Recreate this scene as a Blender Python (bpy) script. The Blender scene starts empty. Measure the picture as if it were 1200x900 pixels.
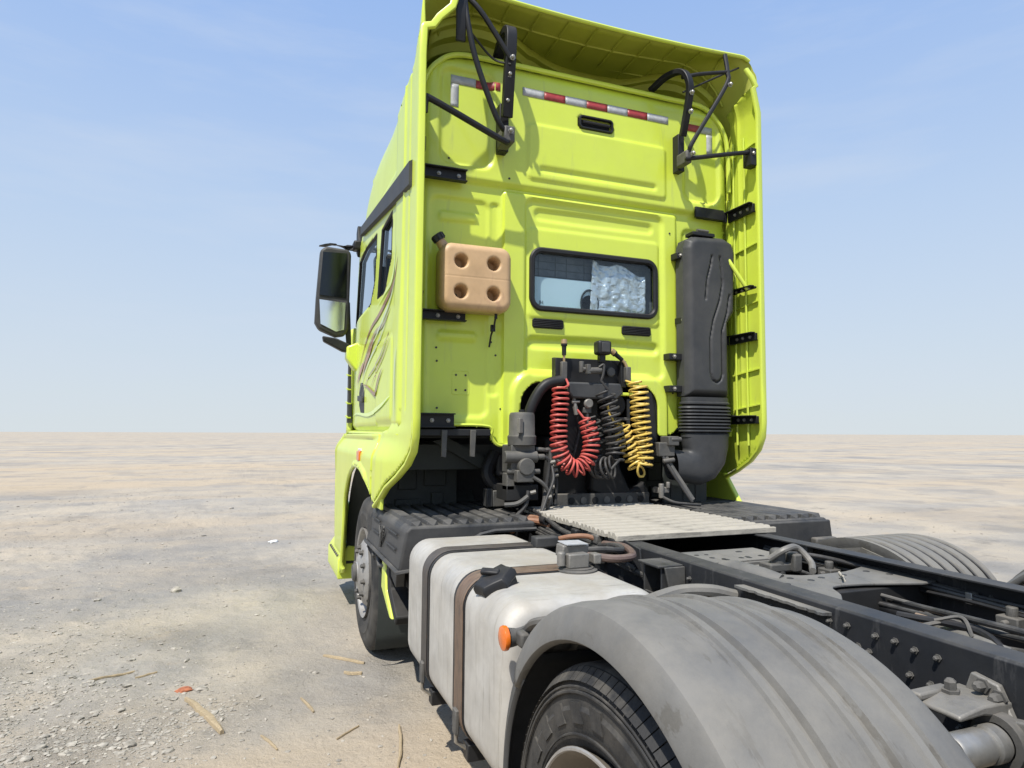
import bpy, bmesh, math, random
import numpy as np
from mathutils import Vector, Matrix, Euler
from math import sin, cos, pi, radians, sqrt
random.seed(7); rng = np.random.default_rng(7)
sc = bpy.context.scene
col = sc.collection

# ---------------------------------------------------------------- camera
cam_d = bpy.data.cameras.new('camera'); cam = bpy.data.objects.new('camera', cam_d); col.objects.link(cam)
_h, _p, _r = 0.365895, 0.0707525, 0.0075840
_F = Vector((sin(_h)*cos(_p), cos(_h)*cos(_p), sin(_p)))
_R = Vector((cos(_h), -sin(_h), 0)); _U = _R.cross(_F)
_R2 = _R*cos(_r) + _U*sin(_r); _U2 = -_R*sin(_r) + _U*cos(_r)
M4 = Matrix(((_R2.x, _U2.x, -_F.x, -1.9666), (_R2.y, _U2.y, -_F.y, -3.5195), (_R2.z, _U2.z, -_F.z, 1.4862), (0, 0, 0, 1)))
cam.matrix_world = M4
cam_d.sensor_width = 36; cam_d.lens = 777.05/1200*36
cam_d.clip_start = 0.05; cam_d.clip_end = 9000
sc.camera = cam

# ---------------------------------------------------------------- world, sun, exposure
SUN_DIR = Vector((-0.47, -0.42, 1.0)).normalized()        # towards the sun
elev = math.asin(SUN_DIR.z); azim = math.atan2(SUN_DIR.x, SUN_DIR.y)
w = bpy.data.worlds.new('World'); sc.world = w; w.use_nodes = True
nt = w.node_tree; nt.nodes.clear()
out = nt.nodes.new('ShaderNodeOutputWorld'); bg = nt.nodes.new('ShaderNodeBackground')
sky = nt.nodes.new('ShaderNodeTexSky'); sky.sky_type = 'NISHITA'; sky.sun_disc = False
sky.sun_elevation = elev; sky.sun_rotation = azim
sky.air_density = 1.0; sky.dust_density = 0.6; sky.ozone_density = 1.5; sky.altitude = 0
tc = nt.nodes.new('ShaderNodeTexCoord'); mp = nt.nodes.new('ShaderNodeMapping'); mp.inputs['Scale'].default_value = (1.2, 1.2, 7.0)
mp.inputs['Rotation'].default_value = (0.12, 0.06, 0.5)
no = nt.nodes.new('ShaderNodeTexNoise'); no.inputs['Scale'].default_value = 1.6; no.inputs['Detail'].default_value = 6; no.inputs['Roughness'].default_value = 0.6
cr = nt.nodes.new('ShaderNodeValToRGB'); cr.color_ramp.elements[0].position = 0.50; cr.color_ramp.elements[1].position = 0.85
cr.color_ramp.elements[1].color = (0.5, 0.5, 0.5, 1)
mx = nt.nodes.new('ShaderNodeMixRGB'); mx.inputs['Color2'].default_value = (4.3, 4.8, 5.6, 1)
nt.links.new(tc.outputs['Generated'], mp.inputs['Vector']); nt.links.new(mp.outputs['Vector'], no.inputs['Vector'])
nt.links.new(no.outputs['Fac'], cr.inputs['Fac']); nt.links.new(cr.outputs['Color'], mx.inputs['Fac'])
sep = nt.nodes.new('ShaderNodeSeparateXYZ'); nt.links.new(tc.outputs['Generated'], sep.inputs['Vector'])
hz = nt.nodes.new('ShaderNodeMapRange'); hz.interpolation_type = 'SMOOTHERSTEP'
hz.inputs['From Min'].default_value = -0.25; hz.inputs['From Max'].default_value = 0.85; hz.inputs['To Min'].default_value = 1.0; hz.inputs['To Max'].default_value = 0.75
nt.links.new(sep.outputs['Z'], hz.inputs['Value'])
hm = nt.nodes.new('ShaderNodeMixRGB')
hr = nt.nodes.new('ShaderNodeValToRGB'); nt.links.new(sep.outputs['Z'], hr.inputs['Fac'])
for i, (p_, c_) in enumerate(((0.0, (0.445, 0.490, 0.520)), (0.30, (0.345, 0.440, 0.585)), (0.62, (0.225, 0.360, 0.650)), (1.0, (0.19, 0.31, 0.60)))):
    e_ = hr.color_ramp.elements[i] if i < 2 else hr.color_ramp.elements.new(p_)
    e_.position = p_; e_.color = (*c_, 1)
hs = nt.nodes.new('ShaderNodeVectorMath'); hs.operation = 'SCALE'; hs.inputs['Scale'].default_value = 10.0
nt.links.new(hr.outputs['Color'], hs.inputs[0]); nt.links.new(hs.outputs['Vector'], hm.inputs['Color2'])
nt.links.new(hz.outputs['Result'], hm.inputs['Fac']); nt.links.new(sky.outputs['Color'], hm.inputs['Color1'])
nt.links.new(hm.outputs['Color'], mx.inputs['Color1']); nt.links.new(mx.outputs['Color'], bg.inputs['Color'])
bg.inputs['Strength'].default_value = 0.10
nt.links.new(bg.outputs['Background'], out.inputs['Surface'])
sun_d = bpy.data.lights.new('sun', 'SUN'); sun = bpy.data.objects.new('sun', sun_d); col.objects.link(sun)
sun_d.energy = 4.0; sun_d.angle = radians(0.8); sun_d.color = (1.0, 0.95, 0.87)
sun.location = (-10, -5, 20); sun.rotation_euler = SUN_DIR.to_track_quat('Z', 'Y').to_euler()
sc.view_settings.view_transform = 'Standard'; sc.view_settings.look = 'None'
sc.view_settings.exposure = 0.60; sc.view_settings.gamma = 1.0

# ---------------------------------------------------------------- materials
def nd(t, typ, **kw):
    n = t.nodes.new(typ)
    for k, v in kw.items():
        if k in n.inputs: n.inputs[k].default_value = v
        else: setattr(n, k, v)
    return n
def mat(name, c, rough=0.5, metal=0.0, dust=0.0, dustc=(0.42, 0.37, 0.29), scale=14.0, var=0.12, bump=0.0, bscale=60.0, coat=0.0,
        streak=None, stretch=(1, 1, 1), dmin=0.35, edge=None, spec=0.5, alldust=0.25):
    m = bpy.data.materials.new(name); m.use_nodes = True; t = m.node_tree; L = t.links
    b = t.nodes['Principled BSDF']; b.inputs['Roughness'].default_value = rough; b.inputs['Metallic'].default_value = metal
    b.inputs['Coat Weight'].default_value = coat; b.inputs['Coat Roughness'].default_value = 0.08
    b.inputs['Specular IOR Level'].default_value = spec
    tcn = nd(t, 'ShaderNodeTexCoord'); mpn = nd(t, 'ShaderNodeMapping'); mpn.inputs['Scale'].default_value = stretch
    L.new(tcn.outputs['Object'], mpn.inputs['Vector'])
    n1 = nd(t, 'ShaderNodeTexNoise', Scale=scale, Detail=8.0, Roughness=0.62); L.new(mpn.outputs['Vector'], n1.inputs['Vector'])
    mr = nd(t, 'ShaderNodeMapRange'); mr.inputs['To Min'].default_value = 1-var*1.6; mr.inputs['To Max'].default_value = 1+var*1.6
    mr.inputs['From Min'].default_value = 0.3; mr.inputs['From Max'].default_value = 0.7
    L.new(n1.outputs['Fac'], mr.inputs['Value'])
    mul = nd(t, 'ShaderNodeMixRGB', blend_type='MULTIPLY'); mul.inputs['Fac'].default_value = 1; mul.inputs['Color1'].default_value = (*c, 1)
    L.new(mr.outputs['Result'], mul.inputs['Color2']); last = mul.outputs['Color']
    if streak:
        mp2 = nd(t, 'ShaderNodeMapping'); mp2.inputs['Scale'].default_value = streak[0]; L.new(tcn.outputs['Object'], mp2.inputs['Vector'])
        n3 = nd(t, 'ShaderNodeTexNoise', Scale=streak[1], Detail=6.0, Roughness=0.7); L.new(mp2.outputs['Vector'], n3.inputs['Vector'])
        r3 = nd(t, 'ShaderNodeValToRGB'); r3.color_ramp.elements[0].position = streak[3]; r3.color_ramp.elements[1].position = streak[4]
        L.new(n3.outputs['Fac'], r3.inputs['Fac'])
        k = nd(t, 'ShaderNodeMixRGB'); k.inputs['Color2'].default_value = (*streak[2], 1)
        L.new(r3.outputs['Color'], k.inputs['Fac']); L.new(last, k.inputs['Color1']); last = k.outputs['Color']
    rr_out = None
    if dust > 0:
        g = nd(t, 'ShaderNodeNewGeometry'); sx = nd(t, 'ShaderNodeSeparateXYZ'); L.new(g.outputs['Normal'], sx.inputs['Vector'])
        mz = nd(t, 'ShaderNodeMapRange'); mz.inputs['From Min'].default_value = 0.1; mz.inputs['From Max'].default_value = 0.95
        mz.inputs['To Min'].default_value = alldust; L.new(sx.outputs['Z'], mz.inputs['Value'])
        n2 = nd(t, 'ShaderNodeTexNoise', Scale=scale*0.45, Detail=10.0, Roughness=0.7); L.new(tcn.outputs['Object'], n2.inputs['Vector'])
        m2 = nd(t, 'ShaderNodeMapRange'); m2.inputs['From Min'].default_value = dmin; m2.inputs['From Max'].default_value = 0.62; L.new(n2.outputs['Fac'], m2.inputs['Value'])
        m3 = nd(t, 'ShaderNodeMath', operation='MULTIPLY'); L.new(mz.outputs['Result'], m3.inputs[0]); L.new(m2.outputs['Result'], m3.inputs[1])
        m4 = nd(t, 'ShaderNodeMath', operation='MULTIPLY'); m4.inputs[1].default_value = dust; L.new(m3.outputs[0], m4.inputs[0]); m4.use_clamp = True
        k = nd(t, 'ShaderNodeMixRGB'); k.inputs['Color2'].default_value = (*dustc, 1)
        L.new(m4.outputs[0], k.inputs['Fac']); L.new(last, k.inputs['Color1']); last = k.outputs['Color']
        mrr = nd(t, 'ShaderNodeMapRange'); mrr.inputs['To Min'].default_value = rough; mrr.inputs['To Max'].default_value = 0.92
        L.new(m4.outputs[0], mrr.inputs['Value']); L.new(mrr.outputs['Result'], b.inputs['Roughness'])
    else:
        mrr = nd(t, 'ShaderNodeMapRange'); mrr.inputs['To Min'].default_value = max(0.02, rough-0.08); mrr.inputs['To Max'].default_value = min(1, rough+0.12)
        L.new(n1.outputs['Fac'], mrr.inputs['Value']); L.new(mrr.outputs['Result'], b.inputs['Roughness'])
    L.new(last, b.inputs['Base Color'])
    if bump > 0:
        n4 = nd(t, 'ShaderNodeTexNoise', Scale=bscale, Detail=5.0); L.new(mpn.outputs['Vector'], n4.inputs['Vector'])
        bp = nd(t, 'ShaderNodeBump'); bp.inputs['Strength'].default_value = bump; bp.inputs['Distance'].default_value = 0.004
        L.new(n4.outputs['Fac'], bp.inputs['Height']); L.new(bp.outputs['Normal'], b.inputs['Normal'])
    return m
M = {}
M['lime'] = mat('lime_paint', (0.565, 0.680, 0.060), 0.32, streak=((6, 6, 0.6), 3.0, (0.42, 0.50, 0.10), 0.58, 0.80), dust=0.30, scale=3.0, var=0.03, coat=0.35, alldust=0.5, dustc=(0.50, 0.50, 0.22), bump=0.05, bscale=8)
M['lime_shaded'] = mat('lime_shaded_underside', (0.33, 0.36, 0.030), 0.6, dust=0.2, scale=4.0, var=0.08, dustc=(0.3, 0.3, 0.12), alldust=0.5)  # same lime, darkened: shade under the roof skin put into the colour
M['lime_in'] = mat('lime_inner_paint', (0.54, 0.65, 0.055), 0.45, dust=0.35, scale=4.0, var=0.05, coat=0.1, alldust=0.5, dustc=(0.44, 0.44, 0.18))
M['plastic'] = mat('charcoal_plastic', (0.0288, 0.0302, 0.0324), 0.48, dust=0.75, scale=9, dustc=(0.1440, 0.1368, 0.1224), alldust=0.3, bump=0.15, bscale=90, spec=0.3)
M['duct'] = mat('duct_plastic', (0.036, 0.038, 0.041), 0.42, dust=0.6, scale=5, dustc=(0.11, 0.107, 0.10), alldust=0.6, bump=0.1, bscale=150, spec=0.3)
M['guard'] = mat('grey_dusty_mudguard', (0.080, 0.083, 0.085), 0.5, dust=0.95, scale=6, var=0.22, dustc=(0.200, 0.188, 0.162), alldust=0.5, dmin=0.2, bump=0.3, bscale=45,
                 streak=((5, 1.0, 1.0), 3.2, (0.034, 0.034, 0.033), 0.575, 0.60))
M['guard_dark'] = mat('dark_mudguard_flap', (0.042, 0.044, 0.046), 0.5, dust=0.25, scale=12, dustc=(0.13, 0.125, 0.11), alldust=0.3)
M['black'] = mat('black_metal', (0.0135, 0.0142, 0.0158), 0.45, dust=0.35, scale=14, dustc=(0.0900, 0.0825, 0.0750), alldust=0.15, spec=0.3)
M['dark'] = mat('dark_greasy_iron', (0.0090, 0.0090, 0.0090), 0.7, dust=0.4, scale=16, dustc=(0.0675, 0.0600, 0.0525), alldust=0.12)
M['rail'] = mat('blue_black_rail_paint', (0.0139, 0.0158, 0.0195), 0.42, dust=0.6, scale=8, dustc=(0.1070, 0.1023, 0.0930), alldust=0.22, dmin=0.3, bump=0.12, bscale=40,
                streak=((1, 1, 0.2), 16.0, (0.0750, 0.0750, 0.0750), 0.58, 0.72), spec=0.28)
M['rubber'] = mat('tyre_rubber', (0.0158, 0.0158, 0.0158), 0.72, dust=0.85, scale=9, dustc=(0.1224, 0.1116, 0.0936), alldust=0.55, dmin=0.42, bump=0.3, bscale=120)
M['hose'] = mat('black_hose', (0.0280, 0.0280, 0.0288), 0.45, dust=0.5, scale=30, dustc=(0.1600, 0.1520, 0.1360), alldust=0.3, spec=0.3)
M['tank'] = mat('white_weathered_tank', (0.50, 0.49, 0.46), 0.52, metal=0.38, dust=0.8, scale=7, dustc=(0.37, 0.33, 0.26), alldust=0.45, dmin=0.3, bump=0.08, bscale=30,
                streak=((1, 9, 0.5), 6.0, (0.22, 0.205, 0.18), 0.56, 0.76))
M['strap'] = mat('brown_strap', (0.1360, 0.0892, 0.0595), 0.6, dust=0.35, scale=20, dustc=(0.2550, 0.2040, 0.1530), streak=((1, 9, 1), 9, (0.0425, 0.0382, 0.0340), 0.5, 0.66))
M['strap_dark'] = mat('dark_strap', (0.0400, 0.0360, 0.0336), 0.5, dust=0.35, scale=20, dustc=(0.1760, 0.1520, 0.1280), streak=((1, 9, 1), 9, (0.1120, 0.0720, 0.0480), 0.55, 0.7))
M['tread'] = mat('dusty_tread_board', (0.36, 0.335, 0.28), 0.6, metal=0.0, dust=0.9, scale=16, dustc=(0.40, 0.365, 0.30), alldust=0.35, dmin=0.25, bump=0.3, bscale=80,
                 streak=((0.5, 14, 4), 7, (0.10, 0.09, 0.08), 0.54, 0.66))
M['cast'] = mat('cast_aluminium', (0.1840, 0.1760, 0.1600), 0.5, metal=0.35, dust=0.6, scale=25, dustc=(0.2400, 0.2240, 0.1920), alldust=0.4, bump=0.25, bscale=120)
M['castdark'] = mat('grey_cast_iron', (0.0720, 0.0720, 0.0684), 0.6, metal=0.2, dust=0.8, scale=20, dustc=(0.1728, 0.1584, 0.1368), alldust=0.4, bump=0.25, bscale=90)
M['silver'] = mat('wheel_silver', (0.3680, 0.3600, 0.3440), 0.42, metal=0.5, dust=0.6, scale=14, dustc=(0.2400, 0.2160, 0.1840), alldust=0.6)
M['brownrim'] = mat('dusty_brown_rim', (0.1440, 0.1260, 0.1008), 0.55, metal=0.2, dust=0.6, scale=10, dustc=(0.2160, 0.1872, 0.1440), alldust=0.5)
M['steel'] = mat('worn_steel', (0.3400, 0.3315, 0.3060), 0.4, metal=0.7, dust=0.5, scale=30, dustc=(0.2550, 0.2295, 0.1870))
M['rusty'] = mat('rusty_steel', (0.2400, 0.1600, 0.1040), 0.6, metal=0.3, dust=0.4, scale=18, dustc=(0.3200, 0.2880, 0.2400))
M['redhose'] = mat('red_air_line', (0.4760, 0.0723, 0.0595), 0.42, dust=0.35, scale=30, dustc=(0.4250, 0.2125, 0.1700), alldust=0.4)
M['yellowhose'] = mat('yellow_air_line', (0.6336, 0.4400, 0.0792), 0.42, dust=0.4, scale=30, dustc=(0.4400, 0.3696, 0.2200), alldust=0.4)
M['brownhose'] = mat('rust_brown_hose', (0.2125, 0.0935, 0.0467), 0.6, dust=0.5, scale=30, dustc=(0.2975, 0.2295, 0.1700))
M['mauvehose'] = mat('dull_brown_hose', (0.1040, 0.0680, 0.0560), 0.5, dust=0.4, scale=30, dustc=(0.2400, 0.1920, 0.1600))
M['tan'] = mat('tan_plastic', (0.50, 0.325, 0.165), 0.45, scale=6, var=0.10, streak=((2, 2, 0.8), 5.0, (0.38, 0.22, 0.12), 0.58, 0.72), dust=0.3, dustc=(0.5, 0.4, 0.3), alldust=0.5)
M['orange'] = mat('orange_lens', (0.62, 0.14, 0.012), 0.2, scale=40, var=0.08, coat=0.5)
M['brass'] = mat('brass_fitting', (0.42, 0.29, 0.15), 0.4, metal=0.5, dust=0.5, scale=40)
M['whiteref'] = mat('silver_reflective_tape', (0.3910, 0.4080, 0.4250), 0.4, dust=0.4, scale=40, dustc=(0.3060, 0.2890, 0.2550), alldust=0.5)
M['redref'] = mat('red_reflective_tape', (0.3240, 0.0315, 0.0360), 0.4, dust=0.25, scale=40, dustc=(0.2700, 0.1350, 0.1080), alldust=0.5)
M['flame'] = mat('red_brown_decal', (0.27, 0.14, 0.05), 0.35, coat=0.3, scale=9, var=0.2)
M['flame_red'] = mat('faded_red_decal', (0.36, 0.16, 0.08), 0.35, coat=0.3, scale=9, var=0.2)
M['flame_grey'] = mat('grey_brown_decal', (0.34, 0.30, 0.14), 0.35, coat=0.3, scale=9, var=0.2)
M['flame_light'] = mat('silver_decal', (0.50, 0.56, 0.36), 0.3, coat=0.3, scale=9, var=0.1)
M['flame_lime'] = mat('pale_lime_decal', (0.66, 0.80, 0.25), 0.3, coat=0.3, scale=9, var=0.05)
M['mirror'] = mat('mirror_glass', (0.85, 0.87, 0.88), 0.03, metal=1.0, scale=2, var=0.01)
M['mirror_dark_reflection'] = mat('mirror_glass_dark_reflection', (0.045, 0.05, 0.055), 0.05, metal=1.0, scale=2, var=0.05)  # dark tint painted in for what the upper glass reflects
M['sheet'] = mat('pale_blue_board', (0.66, 0.80, 0.86), 0.5, scale=3, var=0.03)
M['headliner'] = mat('grey_headliner', (0.13, 0.14, 0.15), 0.8, scale=12, var=0.2)
M['foil'] = mat('silver_foil', (0.74, 0.76, 0.78), 0.30, metal=0.5, scale=14, var=0.12, bump=0.6, bscale=60)
M['ink'] = mat('dark_ink', (0.03, 0.03, 0.03), 0.6)
M['white'] = mat('white_plate', (0.7, 0.7, 0.68), 0.5, dust=0.3)
M['liner'] = mat('wheel_liner', (0.0176, 0.0224, 0.0208), 0.6, dust=0.4, scale=9, dustc=(0.0720, 0.0800, 0.0680), alldust=0.4)
M['wood'] = mat('dry_pale_wood', (0.3312, 0.2592, 0.1584), 0.8, scale=30, var=0.25, stretch=(1, 8, 8), bump=0.4, bscale=60)
M['stone'] = mat('grey_stone', (0.305, 0.280, 0.235), 0.9, scale=20, var=0.35, bump=0.4)
M['brick'] = mat('orange_brick', (0.33, 0.115, 0.055), 0.9, scale=30, var=0.3, bump=0.4)
def glass_mat(name, tint, refl=0.12, rough=0.02):
    m = bpy.data.materials.new(name); m.use_nodes = True; t = m.node_tree; t.nodes.clear(); L = t.links
    o = nd(t, 'ShaderNodeOutputMaterial'); tr = nd(t, 'ShaderNodeBsdfTransparent'); tr.inputs['Color'].default_value = (*tint, 1)
    gl = nd(t, 'ShaderNodeBsdfGlossy'); gl.inputs['Roughness'].default_value = rough; gl.inputs['Color'].default_value = (0.9, 0.95, 1, 1)
    lw = nd(t, 'ShaderNodeLayerWeight', Blend=0.5); pw = nd(t, 'ShaderNodeMath', operation='POWER'); pw.inputs[1].default_value = 5.0; L.new(lw.outputs['Facing'], pw.inputs[0])
    fr = nd(t, 'ShaderNodeMath', operation='MULTIPLY'); fr.inputs[1].default_value = 0.9; L.new(pw.outputs[0], fr.inputs[0])
    ad = nd(t, 'ShaderNodeMath', operation='ADD'); ad.inputs[1].default_value = refl+0.03; ad.use_clamp = True
    mixn = nd(t, 'ShaderNodeMixShader'); L.new(fr.outputs[0], ad.inputs[0]); L.new(ad.outputs[0], mixn.inputs['Fac'])
    L.new(tr.outputs[0], mixn.inputs[1]); L.new(gl.outputs[0], mixn.inputs[2]); L.new(mixn.outputs[0], o.inputs['Surface'])
    return m
M['glass'] = glass_mat('window_glass', (0.86, 0.90, 0.91), 0.0)
M['glass_side'] = glass_mat('side_window_glass', (0.32, 0.36, 0.38), 0.22)

# ---------------------------------------------------------------- mesh helpers
class MB:
    def __init__(s): s.v = []; s.f = []
    def add(s, vs, fs):
        o = len(s.v); s.v += [tuple(v) for v in vs]; s.f += [tuple(i+o for i in f) for f in fs]; return s
    def box(s, x0, x1, y0, y1, z0, z1, rot=None, piv=None):
        vs = [Vector((x, y, z)) for x in (x0, x1) for y in (y0, y1) for z in (z0, z1)]
        if rot is not None:
            R = Euler(rot).to_matrix(); p = Vector(piv) if piv else Vector(((x0+x1)/2, (y0+y1)/2, (z0+z1)/2))
            vs = [R @ (v-p)+p for v in vs]
        return s.add(vs, [(0, 1, 3, 2), (4, 6, 7, 5), (0, 4, 5, 1), (2, 3, 7, 6), (0, 2, 6, 4), (1, 5, 7, 3)])
    def prism(s, poly, ax, a, b):
        n = len(poly)
        def P(q, t):
            return {'x': (t, q[0], q[1]), 'y': (q[0], t, q[1]), 'z': (q[0], q[1], t)}[ax]
        vs = [P(q, a) for q in poly]+[P(q, b) for q in poly]
        fs = [tuple(range(n)), tuple(range(2*n-1, n-1, -1))]+[(i, (i+1) % n+0, (i+1) % n+n, i+n) for i in range(n)]
        return s.add(vs, fs)
    def tube(s, pts, r, n=8, caps=True):
        pts = [Vector(p) for p in pts]; k = len(pts); rs = r if isinstance(r, (list, tuple)) else [r]*k
        T = [(pts[min(i+1, k-1)]-pts[max(i-1, 0)]).normalized() for i in range(k)]
        a = Vector((0, 0, 1)) if abs(T[0].z) < 0.9 else Vector((1, 0, 0)); N = T[0].cross(a).normalized()
        vs = []
        for i in range(k):
            N = (N-T[i]*N.dot(T[i])).normalized(); B = T[i].cross(N)
            for j in range(n):
                t = 2*pi*j/n; vs.append(pts[i]+(N*cos(t)+B*sin(t))*rs[i])
        fs = [(i*n+j, i*n+(j+1) % n, (i+1)*n+(j+1) % n, (i+1)*n+j) for i in range(k-1) for j in range(n)]
        if caps: fs += [tuple(range(n-1, -1, -1)), tuple(range((k-1)*n, k*n))]
        return s.add(vs, fs)
    def lathe(s, prof, c, ax='x', n=32, closed=False):
        c = Vector(c); vs = []
        for (h, r) in prof:
            for j in range(n):
                t = 2*pi*j/n; u, v = r*cos(t), r*sin(t)
                vs.append(c+Vector({'x': (h, u, v), 'y': (u, h, v), 'z': (u, v, h)}[ax]))
        k = len(prof); fs = []
        for i in range(k-1 if not closed else k):
            i2 = (i+1) % k
            fs += [(i*n+j, i*n+(j+1) % n, i2*n+(j+1) % n, i2*n+j) for j in range(n)]
        return s.add(vs, fs)
    def bolt(s, p, d, r=0.012, h=0.014):
        d = Vector(d).normalized(); p = Vector(p); a = Vector((0, 0, 1)) if abs(d.z) < 0.9 else Vector((1, 0, 0))
        N = d.cross(a).normalized(); B = d.cross(N); vs = []
        for (q, rr) in ((0, r*1.5), (h*0.3, r*1.5), (h*0.3, r), (h, r), (h*1.25, r*0.55), (h*1.25, 0.0001)):
            for j in range(6):
                t = pi/3*j; vs.append(p+d*q+(N*cos(t)+B*sin(t))*rr)
        fs = [(i*6+j, i*6+(j+1) % 6, (i+1)*6+(j+1) % 6, (i+1)*6+j) for i in range(5) for j in range(6)]
        return s.add(vs, fs)
    def build(s, name, m, parent=None, bevel=0.0, ang=35, seg=2, solid=0.0, soff=0.0, flip=True):
        me = bpy.data.meshes.new(name); me.from_pydata(s.v, [], s.f); me.validate(); me.update()
        if flip:
            bm = bmesh.new(); bm.from_mesh(me); bmesh.ops.recalc_face_normals(bm, faces=bm.faces); bm.to_mesh(me); bm.free()
        return fin(me, name, m, parent, bevel, ang, seg, solid, soff)
def fin(me, name, m, parent=None, bevel=0.0, ang=35, seg=2, solid=0.0, soff=0.0):
    me.polygons.foreach_set('use_smooth', [True]*len(me.polygons)); me.set_sharp_from_angle(angle=radians(ang))
    me.materials.append(M[m] if isinstance(m, str) else m)
    o = bpy.data.objects.new(name, me); col.objects.link(o)
    if parent is not None: o.parent = parent
    if solid: q = o.modifiers.new('s', 'SOLIDIFY'); q.thickness = solid; q.offset = soff
    if bevel: q = o.modifiers.new('b', 'BEVEL'); q.width = bevel; q.segments = seg; q.limit_method = 'ANGLE'; q.angle_limit = radians(35)
    return o
def box(name, m, parent, *a, bevel=0.004, rot=None, piv=None, seg=2):
    return MB().box(*a, rot=rot, piv=piv).build(name, m, parent, bevel=bevel, seg=seg)
def tube(name, m, parent, pts, r, n=10, sm=True, bevel=0):
    if sm and len(pts) > 2: pts = spline(pts, 7)
    return MB().tube(pts, r, n).build(name, m, parent)
def spline(pts, k=8):
    P = [Vector(p) for p in pts]; P = [P[0]*2-P[1]]+P+[P[-1]*2-P[-2]]; o = []
    for i in range(1, len(P)-2):
        for j in range(k):
            t = j/k; a, b, c, d = P[i-1:i+3]
            o.append(0.5*((2*b)+(c-a)*t+(2*a-5*b+4*c-d)*t*t+(3*b-a-3*c+d)*t**3))
    return o+[P[-2]]
def coil(path, R, turns, wire, n=8, per=20, lead=0):
    P = spline(path, 24); L = [0]
    for i in range(1, len(P)): L.append(L[-1]+(P[i]-P[i-1]).length)
    tot = L[-1]; N = int(turns*per); pts = []
    nrm = Vector((0, -1, 0)); j = 0
    for i in range(N+1):
        sl = tot*i/N
        while j < len(P)-2 and L[j+1] < sl: j += 1
        t = (sl-L[j])/max(1e-9, L[j+1]-L[j]); c = P[j].lerp(P[j+1], t)
        T = (P[j+1]-P[j]).normalized(); nn = (nrm-T*nrm.dot(T)).normalized(); B = T.cross(nn)
        a = 2*pi*i/per; R_ = R[0]+(R[1]-R[0])*i/N if isinstance(R, tuple) else R
        R_ *= 1+0.05*sin(i*0.37)
        pts.append(c+(nn*cos(a)+B*sin(a))*R_)
    return pts
# signed distances (numpy)
def rrect(U, V, u0, u1, v0, v1, r):
    qx = np.abs(U-(u0+u1)/2)-(u1-u0)/2+r; qy = np.abs(V-(v0+v1)/2)-(v1-v0)/2+r
    return np.minimum(np.maximum(qx, qy), 0)+np.hypot(np.maximum(qx, 0), np.maximum(qy, 0))-r
def poly_sdf(U, V, poly):
    d = np.full(U.shape, 1e9); s = np.ones(U.shape); n = len(poly)
    for i in range(n):
        a = poly[i]; b = poly[i-1]; ex, ey = b[0]-a[0], b[1]-a[1]; wx, wy = U-a[0], V-a[1]
        t = np.clip((wx*ex+wy*ey)/(ex*ex+ey*ey), 0, 1); d = np.minimum(d, (wx-ex*t)**2+(wy-ey*t)**2)
        c1 = V >= a[1]; c2 = V < b[1]; c3 = ex*wy > ey*wx
        fl = (c1 & c2 & c3) | (~c1 & ~c2 & ~c3); s = np.where(fl, -s, s)
    return s*np.sqrt(d)
def sstep(d, w_): t = np.clip(0.5-d/w_, 0, 1); return t*t*(3-2*t)
def sheet(name, m, parent, u0, u1, v0, v1, step, sdf, pos, solid=0.0, soff=0.0, ang=35, flip=False):
    nu = int((u1-u0)/step)+1; nv = int((v1-v0)/step)+1
    U, V = np.meshgrid(np.linspace(u0, u1, nu), np.linspace(v0, v1, nv), indexing='ij')
    if sdf is not None:
        for _ in range(2):
            d = sdf(U, V); e = 1e-4
            gx = (sdf(U+e, V)-sdf(U-e, V))/(2*e); gy = (sdf(U, V+e)-sdf(U, V-e))/(2*e); g = np.maximum(gx*gx+gy*gy, 0.2)
            k = np.abs(d) < step*0.62; U = np.where(k, U-d*gx/g, U); V = np.where(k, V-d*gy/g, V)
        ins = (sdf(U, V) < step*0.12).ravel()
    else: ins = np.ones(nu*nv, bool)
    X, Y, Z = pos(U, V); co = np.stack([X.ravel(), Y.ravel(), Z.ravel()], 1)
    idx = np.arange(nu*nv).reshape(nu, nv); q = np.stack([idx[:-1, :-1], idx[1:, :-1], idx[1:, 1:], idx[:-1, 1:]], -1).reshape(-1, 4)
    c = ins[q].sum(1); fs = [tuple(r) for r in q[c == 4].tolist()]
    for r in q[c == 3].tolist():
        t = tuple(i for i in r if ins[i])
        fs.append(t)
    if flip: fs = [f[::-1] for f in fs]
    used = sorted({i for f in fs for i in f}); mp_ = {o: i for i, o in enumerate(used)}
    me = bpy.data.meshes.new(name); me.from_pydata(co[used].tolist(), [], [tuple(mp_[i] for i in f) for f in fs]); me.update()
    return fin(me, name, m, parent, solid=solid, soff=soff, ang=ang)
def clone(o, loc=None, parent=None, rot=None):
    c = o.copy(); col.objects.link(c)
    if parent is not None: c.parent = parent
    if loc is not None: c.location = loc
    if rot is not None: c.rotation_euler = rot
    return c
def tag(o, label=None, cat=None, group=None, kind=None):
    if label: o['label'] = label
    if cat: o['category'] = cat
    if group: o['group'] = group
    if kind: o['kind'] = kind
    return o

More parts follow.
